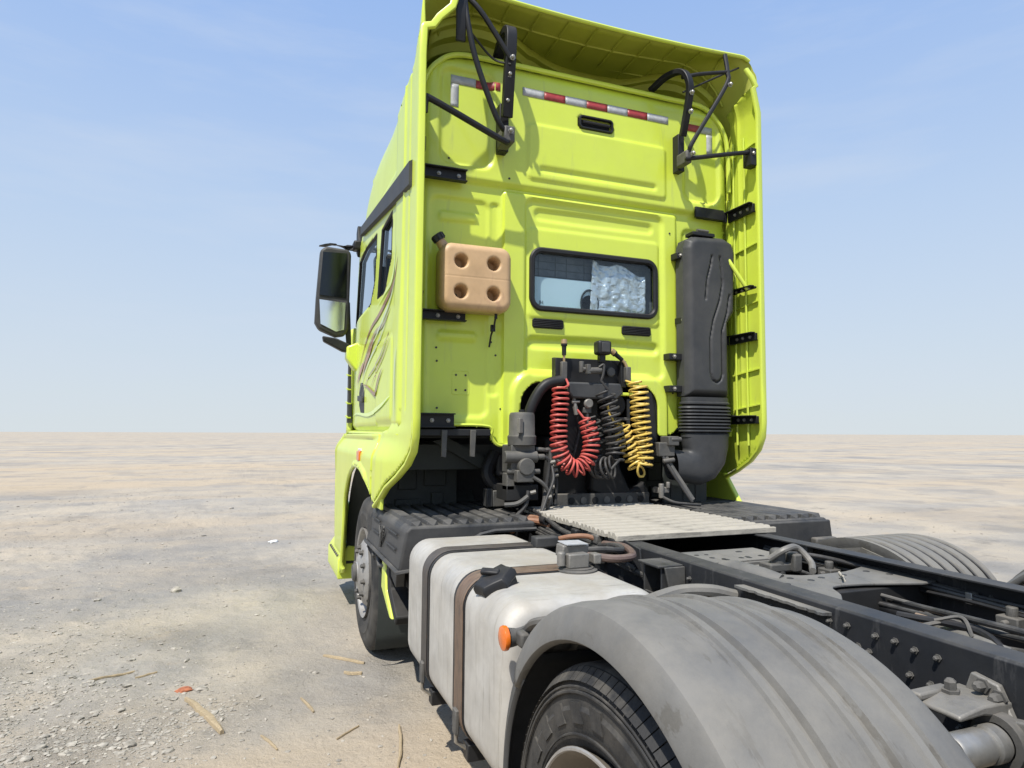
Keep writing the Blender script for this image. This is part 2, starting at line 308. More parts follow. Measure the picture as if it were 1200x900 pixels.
# ================================================================= GROUND
def fbm(X, Y, sc_, octs, seed):
    r = np.random.default_rng(seed); z = np.zeros_like(X); a = 1.0; f = 1.0/sc_
    for o in range(octs):
        tab = r.random((64, 64)); th = r.random()*6.28
        x = (X*cos(th)-Y*sin(th))*f; y = (X*sin(th)+Y*cos(th))*f
        xi = np.floor(x).astype(int); yi = np.floor(y).astype(int); fx = x-xi; fy = y-yi
        fx = fx*fx*(3-2*fx); fy = fy*fy*(3-2*fy)
        g = lambda i, j: tab[i % 64, j % 64]
        z += a*((g(xi, yi)*(1-fx)+g(xi+1, yi)*fx)*(1-fy)+(g(xi, yi+1)*(1-fx)+g(xi+1, yi+1)*fx)*fy-0.5)
        a *= 0.5; f *= 2.03
    return z
def axis(n, lim, a):
    u = np.linspace(-1, 1, n); return np.sign(u)*(a*np.abs(u)+(lim-a)*np.abs(u)**11)
def gheight(X, Y):
    z = 0.030*fbm(X, Y, 2.6, 4, 1)+(0.016-0.055*np.abs(fbm(X, Y, 0.30, 5, 2)))*np.clip(fbm(X, Y, 1.6, 3, 3)*2.4+0.45, 0.05, 1)
    far = np.clip((np.hypot(X+2, Y)-8)/30, 0, 1); z = z*(1-0.8*far)+far*0.03*fbm(X, Y, 22, 3, 4)
    k = np.exp(-((np.abs(X)-1.15)/0.35)**2)*(np.exp(-((Y-1.19)/0.5)**2)+np.exp(-((Y+2.3)/0.6)**2)+np.exp(-((Y+3.7)/0.6)**2))
    z = z*(1-np.clip(k, 0, 1))
    return z-0.004
gx = axis(760, 4000, 9.0)-2.2; gy = axis(760, 4000, 9.0)+2.0
GX, GY = np.meshgrid(gx, gy, indexing='ij'); GZ = gheight(GX, GY)
far_ = np.clip((np.hypot(GX, GY)-400)/600, 0, 1); GZ = GZ*(1-far_)-np.clip((np.hypot(GX, GY)-25)/60, 0, 1)*(-0.0028*GX+0.0046*GY)
nn_ = len(gx); co = np.stack([GX.ravel(), GY.ravel(), GZ.ravel()], 1)
idx = np.arange(nn_*nn_).reshape(nn_, nn_); q = np.stack([idx[:-1, :-1], idx[1:, :-1], idx[1:, 1:], idx[:-1, 1:]], -1).reshape(-1, 4)
me = bpy.data.meshes.new('ground'); me.vertices.add(len(co)); me.vertices.foreach_set('co', co.ravel())
me.loops.add(q.size); me.loops.foreach_set('vertex_index', q.ravel().astype(np.int32)); me.polygons.add(len(q))
me.polygons.foreach_set('loop_start', np.arange(0, q.size, 4, dtype=np.int32)); me.update(calc_edges=True); me.validate()
me.polygons.foreach_set('use_smooth', [True]*len(q))
gm = bpy.data.materials.new('dry_sandy_ground'); gm.use_nodes = True; t = gm.node_tree; L = t.links; b = t.nodes['Principled BSDF']
b.inputs['Roughness'].default_value = 0.95; b.inputs['Specular IOR Level'].default_value = 0.15
tcn = nd(t, 'ShaderNodeTexCoord')
def gnoise(scale, detail=6, rough=0.6, stretch=None, typ='ShaderNodeTexNoise'):
    n = nd(t, typ); n.inputs['Scale'].default_value = scale
    if 'Detail' in n.inputs: n.inputs['Detail'].default_value = detail; n.inputs['Roughness'].default_value = rough
    if stretch:
        mpn = nd(t, 'ShaderNodeMapping'); mpn.inputs['Scale'].default_value = stretch; mpn.inputs['Rotation'].default_value = (0, 0, 0.36)
        L.new(tcn.outputs['Object'], mpn.inputs['Vector']); L.new(mpn.outputs['Vector'], n.inputs['Vector'])
    else: L.new(tcn.outputs['Object'], n.inputs['Vector'])
    return n
def gramp(n, a, b_, c0=(0, 0, 0), c1=(1, 1, 1)):
    r = nd(t, 'ShaderNodeValToRGB'); r.color_ramp.elements[0].position = a; r.color_ramp.elements[1].position = b_
    r.color_ramp.elements[0].color = (*c0, 1); r.color_ramp.elements[1].color = (*c1, 1); L.new(n.outputs[0], r.inputs['Fac']); return r
def gmix(fac, a, c, mode='MIX', f=None):
    m_ = nd(t, 'ShaderNodeMixRGB', blend_type=mode)
    if fac is not None: L.new(fac, m_.inputs['Fac'])
    else: m_.inputs['Fac'].default_value = f
    if isinstance(a, tuple): m_.inputs['Color1'].default_value = (*a, 1)
    else: L.new(a, m_.inputs['Color1'])
    if isinstance(c, tuple): m_.inputs['Color2'].default_value = (*c, 1)
    else: L.new(c, m_.inputs['Color2'])
    return m_.outputs['Color']
base = gmix(gramp(gnoise(0.55, 9, 0.62, (1, 0.8, 1)), 0.40, 0.62).outputs[0], (0.325, 0.303, 0.265), (0.43, 0.375, 0.292))
base = gmix(gramp(gnoise(0.23, 8, 0.65, (1, 0.7, 1)), 0.50, 0.66).outputs[0], base, (0.234, 0.225, 0.207))
base = gmix(gramp(gnoise(0.10, 9, 0.62, (0.28, 1.6, 1)), 0.46, 0.60).outputs[0], base, (0.43, 0.352, 0.252))
base = gmix(gramp(gnoise(1.7, 9, 0.66), 0.60, 0.72).outputs[0], base, (0.40, 0.335, 0.250))
base = gmix(gramp(gnoise(0.75, 10, 0.60), 0.545, 0.585).outputs[0], base, (0.222, 0.212, 0.195), f=None) if False else gmix(gramp(gnoise(0.62, 10, 0.58), 0.53, 0.60, (0, 0, 0), (0.45, 0.45, 0.45)).outputs[0], base, (0.245, 0.234, 0.214))
base = gmix(gramp(gnoise(1.1, 9, 0.7), 0.58, 0.76).outputs[0], base, (0.183, 0.176, 0.160))
base = gmix(gramp(gnoise(22, 8, 0.75), 0.60, 0.72).outputs[0], base, (0.156, 0.144, 0.129))
spk = gramp(gnoise(55, 3, 0.6), 0.66, 0.74); base = gmix(spk.outputs[0], base, (0.17, 0.15, 0.13))
L.new(base, b.inputs['Base Color'])
n_a = gnoise(7, 10, 0.72); n_b = gnoise(38, 8, 0.7); n_v = gnoise(30, typ='ShaderNodeTexVoronoi')
patch = gramp(gnoise(0.9, 6, 0.6), 0.42, 0.66)
bp1 = nd(t, 'ShaderNodeBump'); bp1.inputs['Strength'].default_value = 0.8; bp1.inputs['Distance'].default_value = 0.05; L.new(n_a.outputs['Fac'], bp1.inputs['Height'])
bp2 = nd(t, 'ShaderNodeBump'); bp2.inputs['Distance'].default_value = 0.022; L.new(n_b.outputs['Fac'], bp2.inputs['Height'])
L.new(patch.outputs[0], bp2.inputs['Strength']); L.new(bp1.outputs[0], bp2.inputs['Normal'])
L.new(bp2.outputs['Normal'], b.inputs['Normal'])
me.materials.append(gm); ground = bpy.data.objects.new('ground', me); col.objects.link(ground)
tag(ground, 'flat dry plain of grey and sandy dirt reaching the horizon', kind='structure')
def gz(x, y): return float(gheight(np.array([[x]]), np.array([[y]]))[0, 0])

# loose gravel: one stuff mesh of small angular stones
def stone_mesh(seed, flat=0.6):
    r = random.Random(seed); bm = bmesh.new(); bmesh.ops.create_icosphere(bm, subdivisions=1, radius=1)
    for v in bm.verts: v.co *= r.uniform(0.65, 1.15); v.co.z *= flat
    vs = np.array([v.co[:] for v in bm.verts]); fs = np.array([[v.index for v in f.verts] for f in bm.faces]); bm.free(); return vs, fs
base_st = [stone_mesh(i) for i in range(6)]
VV = []; FF = []; off = 0
def put_stone(x, y, s):
    global off
    vs, fs = base_st[random.randrange(6)]; a = random.random()*6.28
    R = np.array([[cos(a), -sin(a), 0], [sin(a), cos(a), 0], [0, 0, 1]])
    p = (vs*s*np.array([1, random.uniform(0.55, 1), random.uniform(0.35, 0.8)])) @ R.T+np.array([x, y, gz(x, y)+s*0.1])
    VV.append(p); FF.append(fs+off); off += len(vs)
clusters = [(-2.85, 0.30, 0.30, 850), (-3.4, 1.1, 0.5, 700), (-2.40, 0.18, 0.14, 300), (-2.12, 0.42, 0.10, 140), (-3.9, 2.3, 0.7, 420), (-3.0, 1.0, 0.18, 200), (-2.45, 0.15, 0.30, 190), (-3.1, 0.55, 0.35, 160), (-2.2, 0.9, 0.4, 90), (-3.2, 1.6, 0.6, 170), (-1.75, 0.35, 0.3, 60), (-2.8, 3.0, 0.8, 140), (-2.35, 0.75, 0.12, 30),
            (-3.6, 5.5, 1.5, 150), (-1.9, 4.2, 0.9, 90), (-4.3, 2.8, 0.7, 130), (-2.9, -0.1, 0.35, 150), (-1.6, -0.5, 0.4, 60), (5.5, 4.5, 3, 200), (4, 1.2, 2.0, 200), (-6, 9, 3, 220)]
for (cx_, cy_, r_, n_) in clusters:
    for _ in range(n_):
        s = random.choice([0.004, 0.006, 0.008, 0.010, 0.012, 0.016]) * (1.0 if random.random() < 0.96 else 2.0)*(1+max(0, cy_-1)*0.12)
        put_stone(cx_+random.gauss(0, r_), cy_+random.gauss(0, r_*0.8), s)
for _ in range(5200):
    x = random.uniform(-7, 9); y = random.uniform(-3, 14); put_stone(x, y, random.choice([0.004, 0.006, 0.010])*(1+max(0, y)*0.08))
vs = np.concatenate(VV); fs = np.concatenate(FF)
me = bpy.data.meshes.new('gravel'); me.from_pydata(vs.tolist(), [], fs.tolist()); me.update(); me.materials.append(M['stone'])
gv = bpy.data.objects.new('gravel', me); col.objects.link(gv); tag(gv, 'loose grey gravel and crumbs strewn over the dirt', kind='stuff')

# sticks, planks, stones lying about (each a thing)
def stick(name, x0, y0, x1, y1, wd, th, label, cat, m='wood', seed=1, bend=0.02, group=None):
    r = random.Random(seed); n = 9; a = Vector((x0, y0, 0)); bb = Vector((x1, y1, 0)); d = (bb-a); Ld = d.length; d.normalize(); pv = Vector((-d.y, d.x, 0)); c0 = (a+bb)/2
    vs = []
    for i in range(n):
        t_ = i/(n-1); c = a.lerp(bb, t_)+pv*bend*sin(t_*pi)*Ld+pv*r.uniform(-1, 1)*wd*0.12
        k = (0.55+0.45*sin(min(1, t_*4, (1-t_)*4)*pi/2))*r.uniform(0.85, 1.1)
        z = gz(c.x, c.y)+0.002
        for (su, sz) in ((-1, 0), (-0.8, 1), (0.1, 1.25), (0.85, 0.9), (1, 0)):
            vs.append(Vector((c.x, c.y, z))+pv*su*wd/2*k+Vector((0, 0, sz*th*r.uniform(0.8, 1.15)))-Vector((c0.x, c0.y, 0)))
    fs = [(i*5+j, i*5+(j+1) % 5, (i+1)*5+(j+1) % 5, (i+1)*5+j) for i in range(n-1) for j in range(5)]+[(0, 1, 2, 3, 4), tuple((n-1)*5+j for j in (4, 3, 2, 1, 0))]
    o = MB().add(vs, fs).build(name, m); o.location = (c0.x, c0.y, 0); tag(o, label, cat, 'dry sticks scattered on the dirt'); return o
stick('wooden_stick', -2.28, 0.62, -2.08, 0.10, 0.036, 0.016, 'thick splintered pale wood piece beside the orange brick fragment', 'stick', seed=3)
stick('wooden_stick', -2.84, 1.10, -2.62, 1.22, 0.018, 0.008, 'thin bare twig left of the orange brick fragment, longer of two in line', 'stick', seed=4)
stick('wooden_stick', -2.60, 1.11, -2.49, 1.16, 0.016, 0.007, 'short thin twig between the longer twig and the brick fragment', 'stick', seed=5)
stick('wooden_stick', -1.51, 1.10, -1.28, 0.86, 0.030, 0.010, 'flat dry stick lying nearest the front wheel', 'stick', seed=6)
stick('wooden_stick', -1.42, 0.74, -1.32, 0.68, 0.030, 0.012, 'short curled bark piece just below the stick by the front wheel', 'stick', seed=7, bend=-0.1)
stick('wooden_stick', -1.69, 0.42, -1.64, 0.21, 0.016, 0.008, 'small pale splinter halfway between brick fragment and fuel tank', 'stick', seed=8)
stick('wooden_stick', -1.25, -0.10, -1.34, -0.52, 0.018, 0.012, 'upright-pointing pale stick beside the fuel tank at the bottom edge', 'stick', seed=9)
stick('wooden_stick', -1.56, -0.14, -1.44, -0.03, 0.010, 0.006, 'thinnest grass-like twig left of the stick by the fuel tank', 'stick', seed=10)
stick('wooden_stick', -1.90, 0.02, -1.83, -0.16, 0.014, 0.006, 'tiny dark twig on the orange-tinted dirt in front of the splintered piece', 'stick', seed=12)
def lump(name, x, y, s, sq, m, label, cat, seed, group=None):
    r = random.Random(seed); bm = bmesh.new(); bmesh.ops.create_icosphere(bm, subdivisions=3, radius=1)
    ph = [r.uniform(0, 6) for _ in range(6)]
    for v in bm.verts:
        c = v.co.copy(); k = 1+0.16*sin(c.x*3+ph[0])+0.14*sin(c.y*4+ph[1])+0.1*sin(c.z*5+c.x*4+ph[2])+r.uniform(-0.04, 0.04)
        v.co = Vector((c.x*k*s, c.y*k*s*sq[0], c.z*k*s*sq[1]))
    me = bpy.data.meshes.new(name); bm.to_mesh(me); bm.free(); o = fin(me, name, m, ang=25); o.location = (x, y, gz(x, y)+s*sq[1]*0.25); o.rotation_euler.z = r.uniform(0, 6)
    return tag(o, label, cat, 'stones lying on the dirt' if name == 'stone' else None)
lump('brick_fragment', -2.31, 0.78, 0.050, (0.6, 0.22), 'brick', 'flat crumbled orange brick fragment at the end of the thick stick', 'brick fragment', 1)
lump('stone', -2.21, 0.76, 0.036, (0.8, 0.4), 'stone', 'pale flat stone right beside the orange brick fragment', 'stone', 2)
lump('stone', -1.72, 5.9, 0.10, (0.5, 0.2), 'white', 'small white slab lying on the open plain left of the cab', 'stone', 3)
lump('stone', -2.62, 3.4, 0.055, (0.7, 0.5), 'stone', 'brownish lump alone on the dirt in the middle of the plain at left', 'stone', 4)
lump('stone', -2.48, 0.12, 0.030, (0.8, 0.6), 'stone', 'largest grey stone of the gravel cluster at the bottom left', 'stone', 5)
lump('stone', -2.86, 0.22, 0.028, (0.8, 0.5), 'stone', 'flat grey stone left of the bottom gravel cluster', 'stone', 6)

# ================================================================= TRUCK
truck = bpy.data.objects.new('semi_truck', None); col.objects.link(truck)
tag(truck, 'lime green sleeper-cab tractor truck without trailer, parked on the dirt plain', 'truck')
WY = 0.30
def rel(X, Z):
    """pressed relief of the rear wall, metres towards the back"""
    h = np.zeros_like(X)
    h += 0.022*sstep(rrect(X, Z, -0.575, 0.70, 1.30, 2.985, 0.02), 0.02)               # raised centre
    h -= 0.020*sstep(rrect(X, Z, -0.425, 0.585, 1.84, 2.955, 0.05), 0.030)              # centre panel sunk
    h -= 0.014*sstep(rrect(X, Z, -0.36, 0.52, 2.83, 2.905, 0.035)+np.abs(X)*0.012, 0.03)
    h += 0.010*sstep(rrect(X, Z, -0.40, 0.56, 2.20, 2.775, 0.03), 0.022)
    h -= 0.022*sstep(rrect(X, Z, -0.40, 0.55, 2.01, 2.085-0.02*np.abs(X-0.07), 0.03), 0.035)
    h -= 0.014*sstep(rrect(X, Z, -1.035, -0.665, 1.57, 2.90, 0.05), 0.03)               # left panel
    h += 0.012*sstep(rrect(X, Z, -0.98, -0.74, 2.765+0.05*(X+0.8), 2.815, 0.02), 0.03)
    h += 0.012*sstep(rrect(X, Z, -0.98, -0.74, 2.03, 2.08, 0.02), 0.03)
    h -= 0.012*sstep(rrect(X, Z, -0.655, -0.60, 1.70, 2.90, 0.02), 0.014)
    h -= 0.014*sstep(rrect(X, Z, 0.76, 1.04, 1.57, 2.90, 0.05), 0.03)
    # top section stands proud above the ledge
    h += 0.034*sstep(-(Z-3.015+0.0*X), 0.035)
    h -= 0.022*sstep(rrect(X, Z, -0.99, -0.655, 3.10, 3.70, 0.07), 0.035)
    h -= 0.022*sstep(rrect(X, Z, 0.76, 1.06, 3.10, 3.70, 0.07), 0.035)
    h += 0.012*sstep(rrect(X, Z, -0.42, 0.60, 3.08, 3.44, 0.03), 0.02)
    h -= 0.014*sstep(rrect(X, Z, -0.34, 0.52, 3.13, 3.165, 0.015), 0.025)
    h -= 0.030*sstep(rrect(X, Z, -0.063, 0.193, 3.473, 3.557, 0.03), 0.012)             # handle pocket
    h += 0.020*sstep(-(rrect(X, Z, -0.50, 0.575, 1.2, 1.865, 0.16)), 0.02)*0
    h += 0.026*sstep(rrect(X, Z, -0.52, 0.60, 1.1, 1.865, 0.17), 0.03)                  # flange round the engine opening
    e = np.maximum(np.abs(X-0.01)-1.03, 0); h -= 4.0*e*e                                 # rounded corners
    tz = np.maximum(Z-3.68, 0); h -= 2.2*tz*tz
    h += 0.0015*np.sin(X*3.1+1)*np.sin(Z*2.3)
    return h
wall_out = [(-1.12, 1.525), (-0.645, 1.515), (-0.64, 1.44), (-0.60, 1.40), (-0.53, 1.41), (-0.50, 1.47), (-0.47, 1.49), (-0.47, 1.3), (0.515, 1.3), (0.515, 1.47), (0.56, 1.455), (0.66, 1.48), (0.70, 1.53),
            (1.12, 1.53), (1.14, 3.45), (1.11, 3.60), (1.03, 3.72), (0.90, 3.79), (0.6, 3.795), (-0.6, 3.795), (-0.88, 3.79), (-1.02, 3.71), (-1.10, 3.58), (-1.13, 3.40)]
def wall_sdf(X, Z):
    d = poly_sdf(X, Z, wall_out)
    d = np.maximum(d, -rrect(X, Z, -0.365, 0.515, 2.265, 2.63, 0.06))
    d = np.maximum(d, -rrect(X, Z, -0.465, 0.52, 1.0, 1.795, 0.15))
    return d
rw = sheet('rear_wall', 'lime', truck, -1.15, 1.15, 1.28, 3.82, 0.011, wall_sdf, lambda X, Z: (X, WY-rel(X, Z), Z), solid=0.012, soff=-1, ang=40)
def wy(x, z): return WY-float(rel(np.array([[float(x)]]), np.array([[float(z)]]))[0, 0])
# top flange bead along the wall's upper rim
tp = [(-1.125, 3.2), (-1.125, 3.42), (-1.09, 3.60), (-1.01, 3.72), (-0.88, 3.79), (-0.6, 3.80), (0, 3.80), (0.6, 3.80), (0.90, 3.795), (1.03, 3.72), (1.11, 3.60), (1.135, 3.42), (1.135, 3.2)]
MB().tube([(p.x, WY-0.035, p.z) for p in spline([(x, 0, z) for x, z in tp], 6)], 0.017, 8).build('roof_flange', 'lime', rw)
# window
def ring(name, m, parent, cx, cz, hx, hz, r, wid, dep, y, n=10):
    def loop(hx, hz, r):
        o = []
        for (sx, sz, a0) in ((1, 1, 0), (-1, 1, pi/2), (-1, -1, pi), (1, -1, 3*pi/2)):
            for k in range(n+1):
                a = a0+k*pi/2/n; o.append((cx+sx*(hx-r)+r*cos(a), cz+sz*(hz-r)+r*sin(a)))
        return o
    prof = [(0, 0), (0.0, -dep*0.6), (wid*0.25, -dep), (wid*0.75, -dep), (wid, -dep*0.5), (wid, 0)]
    vs = []; k = 0
    for (o_, yy) in prof:
        lp = loop(hx-o_, hz-o_, max(0.005, r-o_)); k = len(lp); vs += [(p[0], y+yy, p[1]) for p in lp]
    n_ = len(prof); fs = [(i*k+j, i*k+(j+1) % k, ((i+1) % n_)*k+(j+1) % k, ((i+1) % n_)*k+j) for i in range(n_) for j in range(k)]
    return MB().add(vs, fs).build(name, m, parent)
win = ring('window_frame', 'black', rw, 0.075, 2.4475, 0.472, 0.205, 0.085, 0.036, 0.022, wy(0, 2.7)+0.004)
MB().box(-0.37, 0.52, 0.297, 0.301, 2.26, 2.635).build('window_pane', 'glass', rw)
for (x0, x1, z0, z1) in ((-0.372, -0.155, 2.135, 2.197), (0.272, 0.495, 2.128, 2.190)):
    y0 = wy((x0+x1)/2, 2.19); vg = MB()
    lp = [(x0+0.012, z0), (x1-0.012, z0), (x1, z0+0.012), (x1, z1-0.012), (x1-0.012, z1), (x0+0.012, z1), (x0, z1-0.012), (x0, z0+0.012)]
    vg.prism(lp, 'y', y0-0.008, y0+0.01)
    for k in range(5):
        z = z0+0.011+k*0.0105; vg.box(x0+0.008, x1-0.008, y0-0.018, y0-0.006, z-0.0028, z+0.0028)
    vg.build('vent_grille', 'black', rw, bevel=0.002)
# grab handle pocket
hb = MB(); ringo = ring('grab_handle', 'black', rw, 0.065, 3.515, 0.128, 0.046, 0.028, 0.016, 0.02, wy(0.065, 3.60)+0.006)
MB().box(-0.05, 0.18, wy(0.065, 3.515)-0.002, wy(0.065, 3.515)+0.012, 3.48, 3.55).build('handle_recess', 'dark', rw)
MB().tube([(-0.035, wy(0, 3.6)-0.004, 3.515), (0.165, wy(0, 3.6)-0.004, 3.515)], 0.011, 8).build('handle_bar', 'black', rw)
# reflective tape strips
def tape(x0, x1, z0, z1, m, z0b=None, z1b=None):
    nx = max(2, int(abs(x1-x0)/0.02)+1); nz = max(2, int(abs(z1-z0)/0.02)+1); vs = []
    for i in range(nx):
        for j in range(nz):
            x = x0+(x1-x0)*i/(nx-1); z = z0+(z1-z0)*j/(nz-1); vs.append((x, wy(x, z)-0.0022, z))
    fs = [(i*nz+j, (i+1)*nz+j, (i+1)*nz+j+1, i*nz+j+1) for i in range(nx-1) for j in range(nz-1)]
    return MB().add(vs, fs).build('reflective_strip', m, rw, solid=0.001)
tape(-0.925, -0.765, 3.615, 3.668, 'whiteref'); tape(-0.763, -0.61, 3.612, 3.664, 'redref'); tape(-0.925, -0.875, 3.47, 3.613, 'whiteref')
xs = [-0.46, -0.31, -0.16, -0.005, 0.15, 0.305, 0.46, 0.63]
for i in range(7): tape(xs[i]+0.001, xs[i+1]-0.001, 3.615-0.000*i, 3.668, 'whiteref' if i % 2 == 0 else 'redref')
tape(0.80, 0.905, 3.612, 3.664, 'redref'); tape(0.907, 1.015, 3.612, 3.664, 'whiteref'); tape(0.965, 1.015, 3.47, 3.61, 'whiteref')
# small screws, drain plugs, holes in the wall
hl = MB()
for (x, z) in ((-0.985, 2.18), (-0.985, 1.98), (-0.98, 1.90), (-0.975, 1.62), (-0.86, 1.82), (-0.80, 1.82), (-0.86, 1.73), (-0.80, 1.73), (-0.64, 2.03), (-0.545, 3.06), (0.655, 1.75), (-0.61, 1.95), (-0.58, 1.62), (0.64, 2.85), (-0.93, 3.14), (0.93, 3.10)):
    MB().lathe([(0, 0.0065), (-0.004, 0.0065), (-0.004, 0.0001)], (x, wy(x, z), z), 'y', 8).build('screw', 'ink', rw)
# inspection plate outline on left panel
ring('access_plate', 'lime', rw, -0.83, 1.775, 0.055, 0.075, 0.01, 0.008, 0.003, wy(-0.83, 1.775)+0.001, n=3)
# rubber lip of the engine opening
lip = [(-0.468, 1.32), (-0.468, 1.62), (-0.43, 1.74), (-0.32, 1.795), (0.0, 1.80), (0.36, 1.795), (0.48, 1.74), (0.522, 1.62), (0.522, 1.45)]
MB().tube([(p.x, WY-0.02, p.z) for p in spline([(x, 0, z) for x, z in lip], 6)], 0.012, 6).build('opening_seal', 'black', rw)
MB().tube([(p.x, WY-0.03, p.z) for p in spline([(x, 0, z) for x, z in ((-1.1, 1.53), (-0.9, 1.522), (-0.66, 1.512), (-0.645, 1.45), (-0.60, 1.40), (-0.53, 1.41), (-0.50, 1.47))], 4)], 0.010, 6).build('wall_hem', 'lime', rw)

# cab interior seen through the glass
box('cab_interior', 'headliner', truck, -0.95, 0.98, 2.0, 2.02, 2.0, 3.1, bevel=0)
intr = MB(); intr.box(-1.0, 1.0, 0.36, 2.0, 2.92, 2.94); intr.box(-1.0, 1.0, 0.36, 2.0, 2.0, 2.02); intr.box(-1.0, -0.98, 0.36, 2.0, 2.02, 2.92); intr.box(0.98, 1.0, 0.36, 2.0, 2.02, 2.92)
intr.build('cabin_lining', 'headliner', truck)
seam = MB()
for z in (2.49, 2.535, 2.585, 2.625): seam.box(-0.36, 0.51, 0.366, 0.3715, z-0.0012, z+0.0012)
for i, x in enumerate((-0.3, -0.21, -0.1, 0.0, 0.09)): seam.box(x-0.001+0.03*(i % 2), x+0.001+0.03*(i % 2), 0.366, 0.3715, 2.49, 2.62)
MB().box(-0.42, 0.56, 0.372, 0.39, 2.20, 2.66).build('rear_curtain', 'headliner', truck)
seam.build('curtain_seams', 'castdark', truck)
bd = box('bunk_board', 'sheet', truck, -0.42, 0.30, 0.335, 0.345, 2.20, 2.475, bevel=0.003)
fc = bpy.data.curves.new('board_lettering', 'FONT'); fc.body = 'JH'; fc.size = 0.030; fc.extrude = 0.0005
fo = bpy.data.objects.new('lt', fc); col.objects.link(fo); dg = bpy.context.evaluated_depsgraph_get(); dg.update()
lm = bpy.data.meshes.new_from_object(fo.evaluated_get(dg)); bpy.data.objects.remove(fo)
lm.materials.clear(); lm.materials.append(M['ink']); lo = bpy.data.objects.new('board_lettering', lm); col.objects.link(lo); lo.parent = bd
lo.location = (-0.31, 0.332, 2.30); lo.rotation_euler = (pi/2, 0, 0)
MB().tube([(0.05+0.062*cos(a), 0.328, 2.325+0.09*sin(a)) for a in np.linspace(0, 2*pi, 33)], 0.007, 8).build('steering_wheel', 'black', truck)
MB().lathe([(0, 0.056), (0.004, 0.054), (0.004, 0.0001)], (0.05, 0.331, 2.325), 'y', 32).build('round_mirror', 'castdark', truck)
# crumpled foil sunshade (a thing of its own)
nx, nz = 46, 50; vs = []; r_ = np.random.default_rng(4)
fold = fbm(*np.meshgrid(np.linspace(0, 3, nx), np.linspace(0, 3, nz), indexing='ij'), 0.3, 4, 9)
for i in range(nx):
    for j in range(nz):
        s = i/(nx-1); h = j/(nz-1); top = 2.62-0.07*s-0.02*sin(s*9); x = 0.07+0.40*s-0.025*(1-h)*(1-s); z = 2.21+(top-2.21)*h
        y = 0.355+0.016*fold[i, j]+0.004*sin(s*34+3*h)*(0.3+0.7*h)
        vs.append((x-0.27, y-0.355, z-2.21))
fs = [(i*nz+j, (i+1)*nz+j, (i+1)*nz+j+1, i*nz+j+1) for i in range(nx-1) for j in range(nz-1)]
fo = MB().add(vs, fs).build('foil_sunshade', 'foil', solid=0.002, ang=12); fo.location = (0.27, 0.322, 2.21)
tag(fo, 'crumpled silver foil sunshade hanging behind the rear cab window', 'sunshade')

# ---- side panels of the cab
SX = 1.18
def side_x(Y, Z, sgn=-1):
    x = SX-0.10*np.maximum(Y-2.1, 0)**1.6-0.012*np.clip((Z-2.0)/1.0, 0, 1)
    x = x-0.010*sstep(np.abs(Y-1.56)-0.004, 0.006)*(Z < 2.42)-0.010*sstep(np.abs(Y-1.50)-0.004, 0.006)*(Z >= 2.42)*0      # door shut line
    x = x+0.006*sstep(rrect(Y, Z, 0.62, 1.18, 1.55, 2.08, 0.04), 0.008)-0.008*sstep(np.abs(rrect(Y, Z, 0.60, 1.20, 1.53, 2.10, 0.05))-0.003, 0.005)
    x = x-0.03*sstep(Z-1.505, 0.05)                                            # tucked sill
    x = x-0.012*sstep(np.abs(Z-2.90-0.0*Y)-0.003, 0.006)
    x = x+0.012*sstep(np.abs(Y-0.36)-0.02, 0.03)-0.01*sstep(np.abs(Y-0.42)-0.006, 0.01)
    return sgn*x
w2 = [(0.76, 2.93), (1.15, 2.91), (1.25, 2.43), (0.95, 2.42), (0.74, 2.62)]
w1 = [(1.36, 2.94), (1.9, 2.97), (2.30, 2.95), (2.62, 2.43), (1.55, 2.45), (1.38, 2.60)]
side_out = [(0.30, 1.46), (2.72, 1.46), (2.78, 1.6), (2.72, 2.4), (2.38, 3.06), (2.05, 3.16), (0.30, 3.16)]
def side_sdf(Y, Z):
    d = poly_sdf(Y, Z, side_out); d = np.maximum(d, -(poly_sdf(Y, Z, w2)-0.004)); d = np.maximum(d, -(poly_sdf(Y, Z, w1)-0.004)); return d
for sg, nm in ((-1, 'cab_side'), (1, 'cab_side')):
    cs = sheet(nm, 'lime', truck, 0.29, 2.8, 1.44, 3.18, 0.018, side_sdf, lambda Y, Z: (side_x(Y, Z, sg), Y, Z), solid=0.02, soff=0, ang=30)
    if sg < 0: left_side = cs
    for wp in (w2, w1):
        n_ = len(wp); vs = [(float(side_x(np.array(y), np.array(z), sg))*0.988, y, z) for y, z in wp]
        MB().add(vs, [tuple(range(n_))]).build('side_window', 'glass_side', cs)
        c = [(float(side_x(np.array(y), np.array(z), sg)), y, z) for y, z in wp+[wp[0]]]
        MB().tube(c, 0.013, 6).build('window_seal', 'black', cs)
# black band above the windows
bnd = MB(); ys = np.linspace(0.13, 2.06, 24); vs = []
for y in ys:
    t_ = (y-0.13)/1.93; zt = 3.03+0.17*t_; zb = 2.87+0.24*t_
    for (dx, z) in ((-0.004, zb), (-0.026, zb+0.012), (-0.026, zt-0.012), (-0.004, zt)): vs.append((-SX+dx, y, z))
bnd.add(vs, [(i*4+j, (i+1)*4+j, (i+1)*4+j+1, i*4+j+1) for i in range(23) for j in range(3)]+[(0, 1, 2, 3), (95, 94, 93, 92)]).build('roof_band', 'plastic', left_side)
